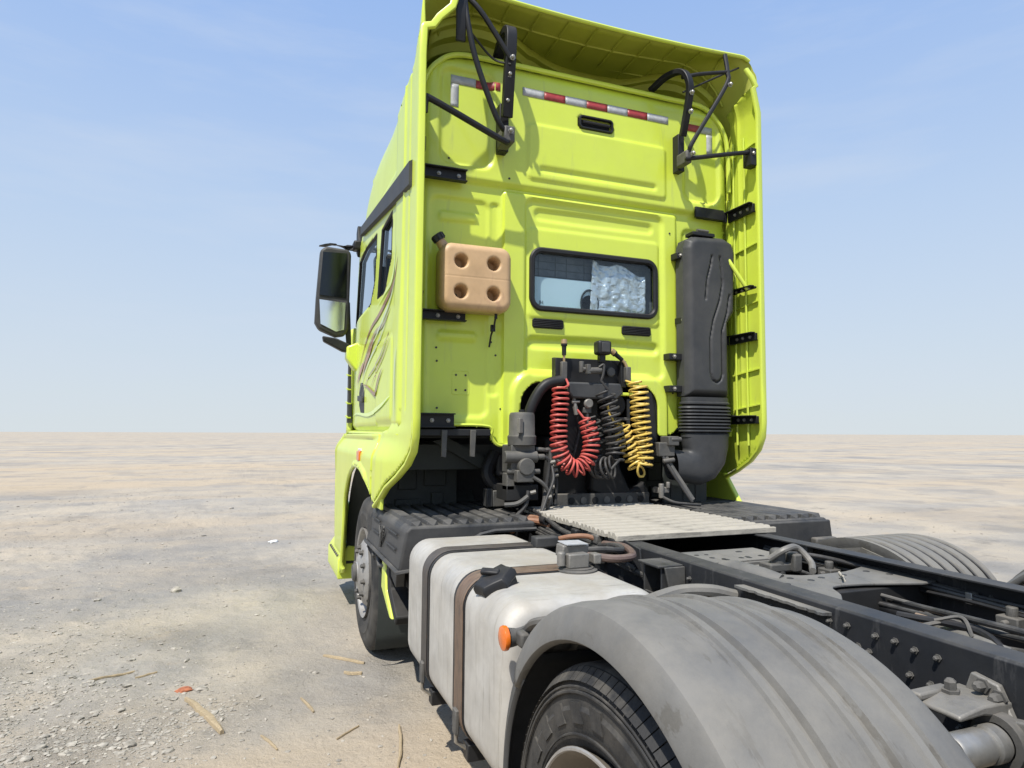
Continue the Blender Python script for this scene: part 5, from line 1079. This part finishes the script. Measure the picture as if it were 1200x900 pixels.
rb_ = random.Random(21)
for k in range(9):
    x = rb_.uniform(-0.34, 0.34); y = rb_.uniform(-2.3, -0.9); z = rb_.uniform(0.74, 0.90); L_ = rb_.uniform(0.4, 0.9)
    tube('chassis_line', rb_.choice(['hose', 'black', 'castdark']), truck, [(x, y, z), (x+rb_.uniform(-.06, .06), y-L_*0.35, z+rb_.uniform(-.03, .05)), (x+rb_.uniform(-.08, .08), y-L_*0.7, z+rb_.uniform(-.04, .04)), (x+rb_.uniform(-.1, .1), y-L_, z-0.02)], rb_.uniform(0.006, 0.012), n=8)
for (x, y, z) in ((0.30, -1.35, 0.90), (0.34, -2.05, 0.88), (-0.33, -2.15, 0.90), (0.28, -2.25, 0.84), (0.30, -1.08, 0.90), (-0.30, -1.0, 0.88)):
    v_ = MB(); v_.box(x-0.03, x+0.03, y-0.035, y+0.035, z-0.03, z+0.02); v_.tube([(x, y, z+0.015), (x, y, z+0.05)], 0.018, 10); v_.tube([(x-0.05, y, z), (x+0.05, y, z)], 0.011, 8); v_.build('line_valve', 'castdark', truck, bevel=0.005)
for (x, y) in ((0.37, -1.3), (0.37, -1.55), (0.37, -1.9), (0.37, -2.15), (-0.37, -2.0), (-0.37, -2.3)):
    box('cable_clamp', 'steel', truck, x-0.018, x+0.018, y-0.012, y+0.012, 0.90, 0.94, bevel=0.003)
for k, z in enumerate((0.935, 0.92, 0.905)):
    tube('rail_line', ['hose', 'castdark', 'black'][k], truck, [(0.365-k*0.006, y, z+0.006*sin(y*7+k)) for y in np.linspace(-0.9, -2.9, 9)], 0.007, n=6)
# small brackets and clips on the outside of the left rail
for (y, z) in ((-0.15, 0.90), (-0.36, 0.93), (-0.72, 0.90), (-1.12, 0.93), (-1.50, 0.86)):
    box('rail_bracket', 'plastic', truck, -0.455, -0.418, y-0.022, y+0.022, z-0.03, z+0.02, bevel=0.005)
for k in range(4):
    tube('fuel_hose', 'hose', truck, [(-0.44-0.01*k, 0.2-0.1*k, 0.95-0.02*k), (-0.45, -0.2-0.05*k, 0.93-0.015*k), (-0.43, -0.55, 0.94-0.012*k), (-0.44, -0.95-0.08*k, 0.91-0.01*k)], 0.009, n=8)

# ---- engine bay behind the cab
bay = MB(); bay.box(-1.12, 1.15, 0.95, 0.97, 0.75, 1.86); bay.box(-0.60, 0.62, 0.318, 0.95, 1.80, 1.82); bay.box(-0.62, -0.60, 0.318, 0.95, 1.46, 1.82); bay.box(0.62, 0.64, 0.318, 0.95, 1.46, 1.82); bay.box(-1.12, -0.62, 0.36, 0.96, 1.44, 1.452); bay.box(0.64, 1.12, 0.36, 0.96, 1.44, 1.452)
bay.build('engine_bulkhead', 'dark', truck)
en = MB(); en.box(-0.22, 0.34, 0.42, 1.6, 0.85, 1.45); en.box(-0.15, 0.27, 0.45, 1.5, 1.45, 1.62); en.build('engine', 'dark', truck, bevel=0.03)
# wheel liners under the cab corners
for sg in (-1, 1):
    ln = MB(); ln.box(sg*0.70, sg*1.18, 0.80, 0.83, 0.96, 1.42)
    ln.box(sg*0.98, sg*1.10, 0.785, 0.80, 1.10, 1.24); ln.box(sg*0.78, sg*0.93, 0.785, 0.80, 1.12, 1.26); ln.box(sg*0.80, sg*0.88, 0.78, 0.80, 0.98, 1.08); ln.box(sg*0.95, sg*1.12, 0.785, 0.80, 0.97, 1.04)
    ln.build('wheel_liner', 'liner', truck, bevel=0.006)
box('chassis_beam', 'liner', truck, -1.12, -0.45, 0.55, 0.60, 1.24, 1.40)
MB().prism([(-0.95, 1.42), (-0.85, 1.44), (-0.42, 1.22), (-0.42, 1.13)], 'y', 0.50, 0.53).build('diagonal_brace', 'liner', truck)
tube('dark_hose', 'black', truck, [(-0.56, 0.45, 1.35), (-0.62, 0.42, 1.22), (-0.55, 0.40, 1.12), (-0.48, 0.40, 1.08)], 0.04)
box('relay_box', 'plastic', truck, -0.555, -0.46, 0.42, 0.50, 1.20, 1.34, bevel=0.015)
box('control_box', 'castdark', truck, -0.60, -0.52, 0.36, 0.44, 1.02, 1.12, bevel=0.006)
box('control_box_lid', 'plastic', truck, -0.64, -0.60, 0.36, 0.44, 1.02, 1.13, bevel=0.006)
# radiator style ladder bracket and black intake elbow inside the opening
lb = MB()
for x in (0.16, 0.30): lb.box(x-0.012, x+0.012, 0.26, 0.275, 1.38, 1.70)
for z in (1.43, 1.50, 1.57): lb.box(0.10, 0.31, 0.262, 0.277, z-0.010, z+0.010)
lb.build('ladder_bracket', 'castdark', truck, bevel=0.003)
MB().lathe([(0, 0.001), (0, 0.06), (0.02, 0.075), (0.05, 0.075), (0.05, 0.001)], (0.22, 0.27, 1.66), 'y', 24).build('round_cover', 'black', truck)
tube('large_hose', 'black', truck, [(-0.22, 0.17, 1.80), (-0.34, 0.18, 1.76), (-0.42, 0.20, 1.62), (-0.44, 0.22, 1.45), (-0.42, 0.25, 1.25), (-0.40, 0.3, 1.10)], 0.034, n=12)
tube('large_hose', 'black', truck, [(0.47, 0.30, 1.75), (0.49, 0.30, 1.60), (0.50, 0.30, 1.45), (0.46, 0.30, 1.25)], 0.04, n=12)
tube('dark_hose', 'hose', truck, [(-0.10, 0.24, 1.62), (-0.07, 0.24, 1.50), (-0.10, 0.23, 1.38), (-0.13, 0.24, 1.28)], 0.012)
MB().prism([(0.08, 1.42), (0.20, 1.44), (0.36, 1.10), (0.48, 1.16), (0.52, 1.05), (0.30, 1.0), (0.06, 1.10)], 'y', 0.34, 0.42).build('transmission_shroud', 'black', truck, bevel=0.02)
# mounting rack
pk = MB(); pk.box(-0.265, 0.235, 0.215, 0.235, 1.735, 1.945); mp_o = pk.build('hose_rack', 'black', truck, bevel=0.006)
MB().prism([(-0.20, 1.79), (0.17, 1.79), (0.19, 1.73), (0.14, 1.685), (-0.17, 1.69), (-0.20, 1.73)], 'y', 0.13, 0.215).build('rack_shelf', 'duct', mp_o, bevel=0.012)
for x in (-0.245, 0.215): box('rack_upright', 'black', mp_o, x-0.02, x+0.02, 0.175, 0.215, 1.77, 1.94)
box('rack_leg', 'black', truck, -0.16, 0.06, 0.24, 0.27, 1.30, 1.74)
# gladhand connectors
def glad(x, z, y=0.17, lean=0.0):
    o = MB(); o.lathe([(0, 0.013), (0.055, 0.015), (0.06, 0.020), (0.075, 0.020), (0.078, 0.001)], (0, 0, 0), 'z', 12)
    g = o.build('plug', 'black', truck); g.location = (x, y, z); g.rotation_euler = (0, lean, 0)
    c_ = MB().lathe([(0, 0.021), (0.026, 0.019), (0.030, 0.001)], (0, 0, 0.072), 'z', 12).build('plug_cap', 'brass', g); return g
glad(-0.21, 1.955); MB().box(-0.235, -0.195, 0.15, 0.20, 1.80, 1.915).build('valve_body', 'castdark', truck, bevel=0.006)
MB().tube([(-0.21, 0.17, 1.91), (-0.21, 0.17, 1.96)], 0.008, 8).build('valve_stem', 'brass', truck)
glad(0.20, 1.945, lean=-0.95); MB().box(0.215, 0.25, 0.14, 0.19, 1.80, 1.90).build('valve_body', 'castdark', truck, bevel=0.006)
MB().tube(spline([(0.195, 0.17, 1.95), (0.22, 0.165, 1.92), (0.235, 0.16, 1.88)], 5), 0.011, 8).build('valve_stem', 'brass', truck)
vb = MB(); vb.tube([(-0.07, 0.12, 1.86), (0.02, 0.12, 1.865)], 0.022, 10); vb.tube([(-0.10, 0.15, 1.85), (-0.10, 0.15, 1.92)], 0.016, 10); vb.tube([(-0.10, 0.13, 1.87), (-0.02, 0.13, 1.87)], 0.014, 8); vb.box(-0.085, -0.06, 0.10, 0.14, 1.84, 1.90)
vb.build('coupling', 'castdark', truck, bevel=0.003)
MB().lathe([(0, 0.001), (0, 0.026), (-0.012, 0.030), (-0.018, 0.024), (-0.018, 0.001)], (0.125, 0.19, 1.865), 'y', 16).build('socket_cover', 'castdark', truck)
MB().lathe([(0, 0.001), (0, 0.028), (-0.02, 0.032), (-0.03, 0.024), (-0.03, 0.001)], (-0.055, 0.16, 1.66), 'y', 16).build('socket_cover', 'cast', truck)
box('socket_hinge', 'castdark', truck, -0.085, -0.03, 0.15, 0.19, 1.60, 1.635); MB().tube([(-0.05, 0.17, 1.60), (-0.048, 0.17, 1.50)], 0.010, 8).build('socket_stem', 'cast', truck)
cf = MB(); cf.tube([(-0.15, 0.16, 1.70), (-0.135, 0.15, 1.60)], 0.012, 8); cf.tube([(-0.165, 0.15, 1.665), (-0.115, 0.15, 1.67)], 0.009, 8); cf.tube([(-0.145, 0.15, 1.64), (-0.135, 0.15, 1.59)], 0.016, 8)
cf.build('hose_fitting', 'cast', truck)
box('orange_clip', 'brass', truck, -0.27, -0.18, 0.14, 0.16, 1.745, 1.76); box('lime_clip', 'lime', truck, 0.17, 0.27, 0.15, 0.19, 1.715, 1.735)
# work lamp
wl = MB(); wl.box(-0.005, 0.09, 0.10, 0.18, 1.965, 2.055); wlo = wl.build('work_lamp', 'black', truck, bevel=0.018, seg=3)
box('lamp_glass', 'duct', wlo, 0.015, 0.072, 0.094, 0.102, 1.980, 2.040, bevel=0.008)
box('lamp_foot', 'black', wlo, 0.02, 0.06, 0.13, 0.17, 1.92, 1.97)
# coiled air lines
red = [(-0.25, 0.13, 1.745), (-0.262, 0.12, 1.62), (-0.275, 0.11, 1.50), (-0.275, 0.10, 1.40), (-0.245, 0.10, 1.31), (-0.165, 0.10, 1.265), (-0.085, 0.10, 1.31), (-0.055, 0.11, 1.40), (-0.06, 0.12, 1.49), (-0.075, 0.13, 1.56)]
rp = coil(red, 0.048, 27, 0.0075)
rp = spline([(-0.205, 0.16, 1.815), (-0.20, 0.13, 1.77), (-0.24, 0.10, 1.75)], 5)[:-1]+rp+[Vector(p) for p in ((-0.10, 0.12, 1.57), (-0.135, 0.14, 1.62))]
MB().tube(rp, 0.0072, 7).build('red_coiled_hose', 'redhose', truck)
bk = coil([(0.045, 0.12, 1.735), (0.075, 0.11, 1.62), (0.095, 0.10, 1.50), (0.11, 0.10, 1.38), (0.10, 0.09, 1.31)], 0.056, 11, 0.006)+coil([(0.07, 0.05, 1.275), (0.03, 0.10, 1.262), (0.01, 0.17, 1.27)], 0.062, 5, 0.006, per=24)
bk = spline([(-0.0, 0.11, 1.885), (0.03, 0.10, 1.90), (0.02, 0.09, 1.84), (0.0, 0.09, 1.79)], 5)[:-1]+bk
MB().tube(bk, 0.0078, 7).build('black_coiled_cable', 'hose', truck)
bk2 = coil([(-0.02, 0.17, 1.58), (0.0, 0.17, 1.45), (0.0, 0.17, 1.32), (0.05, 0.16, 1.22)], 0.05, 9, 0.006)
MB().tube(bk2, 0.0068, 6).build('black_coiled_cable', 'hose', truck)
yl = coil([(0.280, 0.12, 1.80), (0.290, 0.11, 1.66), (0.295, 0.10, 1.50), (0.305, 0.09, 1.36), (0.290, 0.09, 1.27), (0.265, 0.11, 1.28), (0.240, 0.13, 1.36), (0.205, 0.14, 1.44), (0.165, 0.15, 1.53)], 0.056, 23, 0.0075)
yl = spline([(0.215, 0.15, 1.81), (0.225, 0.12, 1.80), (0.240, 0.08, 1.79)], 4)[:-1]+yl+[Vector(p) for p in ((0.130, 0.14, 1.54), (0.095, 0.15, 1.60), (0.080, 0.15, 1.66))]
MB().tube(yl, 0.0072, 7).build('yellow_coiled_hose', 'yellowhose', truck)
# air dryer / filter with valves
fl_ = MB(); fl_.lathe([(0, 0.001), (0, 0.084), (0.05, 0.086), (0.06, 0.078), (0.175, 0.076), (0.19, 0.068), (0.195, 0.001)], (-0.50, 0.14, 1.405), 'z', 28); flo = fl_.build('air_dryer', 'castdark', truck, ang=40)
MB().lathe([(0, 0.02), (0.012, 0.02), (0.014, 0.001)], (-0.50, 0.14, 1.60), 'z', 10).build('dryer_knob', 'black', flo)
box('dryer_label', 'cast', flo, -0.56, -0.53, 0.045, 0.068, 1.475, 1.56, bevel=0.002, rot=(0, 0, 0.55))
vb = MB(); vb.box(-0.58, -0.43, 0.10, 0.26, 1.24, 1.405); vb.tube([(-0.62, 0.11, 1.335), (-0.42, 0.10, 1.335)], 0.036, 12); vb.tube([(-0.50, 0.20, 1.28), (-0.50, 0.05, 1.28)], 0.05, 14); vb.tube([(-0.42, 0.12, 1.38), (-0.36, 0.12, 1.375)], 0.014, 8)
vb.tube([(-0.60, 0.12, 1.25), (-0.40, 0.10, 1.25)], 0.018, 8); vb.box(-0.56, -0.45, 0.06, 0.12, 1.19, 1.26); vb.tube([(-0.42, 0.10, 1.335), (-0.37, 0.10, 1.335)], 0.018, 8); vb.box(-0.60, -0.55, 0.12, 0.2, 1.14, 1.24)
vb.build('dryer_valve_block', 'castdark', truck, bevel=0.007)
box('dryer_base', 'dark', truck, -0.60, -0.40, 0.12, 0.3, 1.08, 1.17)
for pts, r, m_ in (([(-0.37, 0.10, 1.335), (-0.34, 0.10, 1.30), (-0.36, 0.10, 1.15), (-0.40, 0.05, 1.05), (-0.44, 0.0, 0.985)], 0.012, 'hose'),
                   ([(-0.46, 0.06, 1.22), (-0.40, 0.05, 1.18), (-0.36, 0.06, 1.12), (-0.35, 0.10, 1.02)], 0.011, 'castdark'),
                   ([(-0.36, 0.12, 1.375), (-0.325, 0.12, 1.36), (-0.325, 0.12, 1.20), (-0.31, 0.14, 1.05)], 0.013, 'castdark'),
                   ([(-0.34, 0.14, 1.38), (-0.30, 0.14, 1.30), (-0.29, 0.14, 1.18), (-0.33, 0.12, 1.05)], 0.009, 'hose'),
                   ([(-0.62, 0.10, 1.06), (-0.55, 0.07, 1.07), (-0.49, 0.06, 1.11)], 0.014, 'castdark'),
                   ([(-0.55, 0.08, 1.0), (-0.50, 0.07, 1.06), (-0.48, 0.08, 1.14)], 0.012, 'hose'),
                   ([(-0.31, 0.16, 1.28), (-0.27, 0.15, 1.20), (-0.28, 0.14, 1.05)], 0.010, 'hose'),
                   ([(-0.42, 0.02, 1.02), (-0.38, 0.04, 1.10), (-0.33, 0.06, 1.20), (-0.32, 0.1, 1.28)], 0.008, 'hose')):
    tube('air_line', m_, truck, pts, r, n=8)
fit = MB()
for p in ((-0.31, 0.13, 1.28), (-0.305, 0.13, 1.25), (-0.30, 0.13, 1.22), (-0.335, 0.10, 1.30), (-0.48, 0.05, 1.13), (-0.38, 0.05, 1.10), (-0.33, 0.12, 1.15)): fit.tube([p, (p[0]+0.03, p[1]-0.01, p[2]+0.008)], 0.011, 8)
fit.tube([(-0.31, 0.11, 1.31), (-0.25, 0.11, 1.312)], 0.007, 8); fit.build('pipe_fittings', 'cast', truck)
# front beam of the catwalk and details to its right
bx = MB(); bx.prism([(-0.215, 1.0), (0.50, 1.0), (0.50, 1.085), (-0.19, 1.09)], 'y', 0.33, 0.37); bxo = bx.build('front_beam', 'castdark', truck, bevel=0.006)
rl2 = random.Random(3)
for k in range(7):
    x = -0.08+k*0.085; MB().lathe([(0, 0.022), (-0.006, 0.022), (-0.006, 0.001)], (x, 0.33, 1.045), 'y', 14).build('beam_hole_rim', 'cast' if k % 2 else 'black', bxo)
tube('lift_strut', 'castdark', truck, [(0.47, 0.16, 1.40), (0.52, 0.12, 1.28), (0.62, 0.02, 1.06)], 0.016)
tube('lift_strut', 'hose', truck, [(0.45, 0.16, 1.40), (0.50, 0.10, 1.26), (0.60, 0.0, 1.05)], 0.010)
vl = MB(); vl.box(0.42, 0.50, 0.10, 0.17, 1.10, 1.135); vl.tube([(0.44, 0.10, 1.07), (0.44, 0.10, 1.16)], 0.018, 8); vl.tube([(0.49, 0.10, 1.13), (0.49, 0.10, 1.17)], 0.013, 8); vl.build('lift_valve', 'cast', truck, bevel=0.004)
tube('air_line', 'hose', truck, [(0.44, 0.10, 1.08), (0.48, 0.02, 1.05), (0.56, -0.02, 1.04), (0.66, 0.0, 1.03)], 0.009)
vl = MB(); vl.box(0.44, 0.56, 0.12, 0.22, 1.33, 1.42); vl.box(0.50, 0.58, 0.10, 0.2, 1.40, 1.46); vl.tube([(0.52, 0.11, 1.44), (0.60, 0.11, 1.44)], 0.016, 8); vl.tube([(0.46, 0.11, 1.30), (0.54, 0.10, 1.31)], 0.016, 8); vl.build('right_valve', 'castdark', truck, bevel=0.006)
box('rear_lower_panel', 'liner', truck, 0.62, 0.98, 0.35, 0.38, 1.0, 1.35, bevel=0.01)
for k in range(3): box('panel_groove', 'ink', truck, 0.68+k*0.1, 0.684+k*0.1, 0.345, 0.349, 1.02, 1.33, bevel=0)

# ---- air intake duct
IY = 0.125
ip = [(0.54, 1.70), (0.885, 1.70), (0.885, 2.20), (0.94, 2.28), (0.955, 2.70), (0.93, 2.77), (0.86, 2.80), (0.62, 2.79), (0.56, 2.76), (0.54, 2.70)]
ip = [(x+0.135, z+0.025) for x, z in ip]
def int_rel(X, Z):
    d = poly_sdf(X, Z, ip); e = np.clip(1+d/0.05, 0, 1); h = 0.05-0.05*e**2.2
    def groove(pts, wd, dep):
        pts = [(x+0.135, z+0.02) for x, z in pts]
        dd = np.full(X.shape, 9.0)
        for a, b_ in zip(pts[:-1], pts[1:]):
            ex, ey = b_[0]-a[0], b_[1]-a[1]; t_ = np.clip(((X-a[0])*ex+(Z-a[1])*ey)/(ex*ex+ey*ey), 0, 1); dd = np.minimum(dd, np.hypot(X-a[0]-ex*t_, Z-a[1]-ey*t_))
        return -dep*sstep(dd-wd, wd*1.3)
    h = h+groove([(0.685, 2.36), (0.70, 2.50), (0.73, 2.60), (0.74, 2.66)], 0.006, 0.016)
    h = h+groove([(0.805, 2.66), (0.815, 2.60), (0.825, 2.48), (0.80, 2.36), (0.745, 2.22), (0.72, 2.10), (0.72, 1.86), (0.735, 1.815), (0.77, 1.80), (0.80, 1.82), (0.815, 1.86), (0.815, 2.15), (0.86, 2.28), (0.88, 2.40)], 0.006, 0.016)
    return h
duct = sheet('intake_duct', 'duct', truck, 0.66, 1.11, 1.70, 2.845, 0.0075, lambda X, Z: poly_sdf(X, Z, ip), lambda X, Z: (X, IY+0.05-int_rel(X, Z), Z), ang=60)
MB().prism(ip, 'y', IY+0.048, WY-0.04).build('duct_back', 'duct', duct, bevel=0.003)
cx_, hw_ = 0.847, 0.185
def oval(k, hw, hd, z, yc, n=32, p=3.2): return [(cx_+hw*np.sign(cos(a))*abs(cos(a))**(2/p), yc+hd*np.sign(sin(a))*abs(sin(a))**(2/p), z) for a in np.linspace(0, 2*pi, n, endpoint=False)]
vs = []; zz = 1.705; seq = [(1.72, 0.172), (1.69, 0.172), (1.685, 0.182), (1.675, 0.182), (1.668, 0.160)]
for k in range(8): z = 1.655-k*0.022; seq += [(z, 0.186), (z-0.008, 0.188), (z-0.014, 0.162)]
seq += [(1.476, 0.176), (1.455, 0.176)]
for (z, hw) in seq: vs += oval(0, hw, hw-0.105, z, 0.19)
MB().add(vs, [(i*32+j, i*32+(j+1) % 32, (i+1)*32+(j+1) % 32, (i+1)*32+j) for i in range(len(seq)-1) for j in range(32)]).build('bellows', 'duct', duct, ang=50)
# elbow bending down to the left
vs = []; EL = [(0.712, 1.47, 0.172, 0.0), (0.712, 1.40, 0.170, 0.05), (0.700, 1.33, 0.160, 0.35), (0.660, 1.275, 0.145, 0.75), (0.60, 1.25, 0.125, 1.10), (0.53, 1.26, 0.11, 1.35), (0.44, 1.275, 0.10, 1.5)]
for (x, z, hw, a) in EL:
    for t_ in np.linspace(0, 2*pi, 32, endpoint=False):
        u = hw*np.sign(cos(t_))*abs(cos(t_))**0.8; v = 0.10*np.sign(sin(t_))*abs(sin(t_))**0.8; vs.append((x+0.135+u*cos(a), 0.19+v*0.85, z-u*sin(a)*-1 if False else z+u*-sin(a)*-1*-1))
MB().add(vs, [(i*32+j, i*32+(j+1) % 32, (i+1)*32+(j+1) % 32, (i+1)*32+j) for i in range(len(EL)-1) for j in range(32)]).build('duct_elbow', 'duct', duct, ang=60)
for (x, z, w_) in ((0.70, 2.68, 0.06), (0.66, 1.99, 0.09), (0.66, 1.775, 0.09), (0.70, 2.24, 0.03)):
    o = box('duct_clamp', 'black', truck, x-w_*0.9, x+0.04-0.10*0, 0.20, 0.275, z-0.022, z+0.022); MB().bolt((x-w_*0.5, 0.198, z), (0, -1, 0), 0.010, 0.012).build('bolt', 'steel', o)
box('duct_top_clamp', 'black', truck, 0.74, 0.92, 0.15, 0.24, 2.82, 2.845); MB().tube([(0.78, 0.16, 2.855), (0.87, 0.16, 2.855)], 0.012, 8).build('clamp_pin', 'castdark', truck)
tube('lime_brace', 'lime', truck, [(1.0, 0.16, 2.72), (1.04, 0.12, 2.62), (1.13, 0.08, 2.46)], 0.014)

# ---- door mirror
mr_ = MB(); ol = [(-1.505, 3.03), (-1.46, 3.065), (-1.27, 3.055), (-1.245, 3.02), (-1.255, 2.36), (-1.28, 2.30), (-1.36, 2.285), (-1.50, 2.34), (-1.535, 2.40), (-1.53, 2.60)]
mr_.prism(ol, 'y', 2.30, 2.42); mo = mr_.build('door_mirror', 'plastic', truck, bevel=0.025, seg=3)
MB().prism([(-1.485, 3.01), (-1.285, 3.015), (-1.282, 2.62), (-1.505, 2.635)], 'y', 2.292, 2.299).build('mirror_glass', 'mirror_dark_reflection', mo)
MB().prism([(-1.505, 2.595), (-1.285, 2.58), (-1.295, 2.345), (-1.36, 2.325), (-1.49, 2.385)], 'y', 2.290, 2.299).build('mirror_glass', 'mirror', mo).rotation_euler = (0, 0, 0)
arm('mirror_arm', [(-1.49, 2.36, 3.075), (-1.40, 2.36, 3.10), (-1.25, 2.36, 3.085), (-1.14, 2.34, 3.10)], 0.05, 0.05, 'black')
box('mirror_mount', 'black', truck, -1.23, -1.13, 2.28, 2.40, 3.06, 3.14, bevel=0.015)
MB().prism([(-1.47, 2.285), (-1.35, 2.27), (-1.23, 2.22), (-1.22, 2.15), (-1.30, 2.16), (-1.46, 2.24)], 'y', 2.30, 2.38).build('mirror_lower_arm', 'black', truck, bevel=0.01)
MB().prism([(-1.27, 2.20), (-1.13, 2.26), (-1.12, 1.98), (-1.20, 2.00), (-1.27, 2.10)], 'y', 2.26, 2.40).build('mirror_bracket', 'lime', truck, bevel=0.015)
MB().prism([(-1.30, 2.62), (-1.24, 2.60), (-1.22, 2.22), (-1.26, 2.2)], 'y', 2.36, 2.38).build('mirror_stay', 'black', truck, bevel=0.004)
MB().prism([(2.38, 3.30), (2.44, 3.24), (2.42, 3.05), (2.34, 3.0), (2.30, 3.12)], 'x', -1.19, -1.15).build('visor_end', 'black', truck, bevel=0.01)

# ================================================================= JERRICAN
jc = bpy.data.objects.new('jerrican', None); col.objects.link(jc); JX, JY, JZ = -0.79, 0.165, 2.185; jc.location = (JX, JY, JZ)
tag(jc, 'square tan plastic jerrican with four round holes strapped to the cab wall', 'jerrican')
hwj, hj = 0.218, 0.395
holesj = [(-0.10, 0.105), (0.10, 0.105), (-0.10, 0.285), (0.10, 0.285)]
def jsdf(X, Z): return rrect(X, Z, -hwj, hwj, 0, hj, 0.07)
def jdepth(X, Z):
    d = jsdf(X, Z); e = np.clip(1+d/0.045, 0, 1); h = 0.045*(1-np.sqrt(np.maximum(0, 1-e**2)))
    for (a, b_) in holesj:
        r = np.hypot(X-a, Z-b_); h = h+0.10*sstep(r-0.037, 0.008)+0.006*sstep(r-0.044, 0.02)
    h = h+0.0025*sstep(np.abs(Z-0.193)-0.001, 0.006)
    return h
jb_ = sheet('can_body', 'tan', jc, -hwj-0.01, hwj+0.01, -0.01, hj+0.01, 0.0048, jsdf, lambda X, Z: (X, jdepth(X, Z)-0.045, Z), ang=70)
lp = rr_loop(-hwj, hwj, 0, hj, 0.07); vs = [(x, 0.0, z) for x, z in lp]+[(x, 0.09, z) for x, z in lp]+[(x*0.9, 0.115, z*0.9+0.02) for x, z in lp]; K = len(lp)
MB().add(vs, [(i*K+j, i*K+(j+1) % K, (i+1)*K+(j+1) % K, (i+1)*K+j) for i in range(2) for j in range(K)]+[tuple(range(2*K, 3*K))]).build('can_shell', 'tan', jc, ang=50)
for (a, b_) in holesj: MB().lathe([(0, 0.016), (-0.004, 0.016), (-0.006, 0.001)], (a-0.012, 0.054, b_-0.012), 'y', 8).build('hole_shade_disc', 'ink', jc)  # dark discs paint the shade deep in the holes
nk = MB().lathe([(-0.03, 0.036), (0.03, 0.030), (0.045, 0.030)], (0, 0, 0), 'z', 20).build('neck', 'tan', jc); nk.location = (-0.185, 0.05, hj-0.01); nk.rotation_euler = (0, -0.65, 0)
cpv = [(0, 0.036), (0.038, 0.036), (0.042, 0.032), (0.042, 0.001)]
cpj = MB().lathe(cpv, (0, 0, 0), 'z', 20).build('cap', 'plastic', jc); cpj.location = (-0.205, 0.05, hj+0.022); cpj.rotation_euler = (0, -0.65, 0)
kn = MB()
for k in range(10): a = 2*pi*k/10; kn.box(0.036*cos(a)-0.004, 0.036*cos(a)+0.004, 0.036*sin(a)-0.004, 0.036*sin(a)+0.004, 0.004, 0.036)
kno = kn.build('cap_ridges', 'black', cpj)
lbj = ring('moulded_mark', 'tan', jc, -0.165, 0.32, 0.012, 0.028, 0.004, 0.005, 0.003, -0.030, n=2)
stj = MB(); stj.box(0.13, 0.146, 0.02, 0.03, -0.03, 0.01); stj.tube([(0.138, 0.03, -0.02), (0.136, 0.05, -0.07), (0.134, 0.10, -0.12), (0.13, 0.12, -0.19)], 0.006, 6); stj.box(0.122, 0.148, 0.06, 0.08, -0.10, -0.06); stj.build('strap_end', 'black', jc)
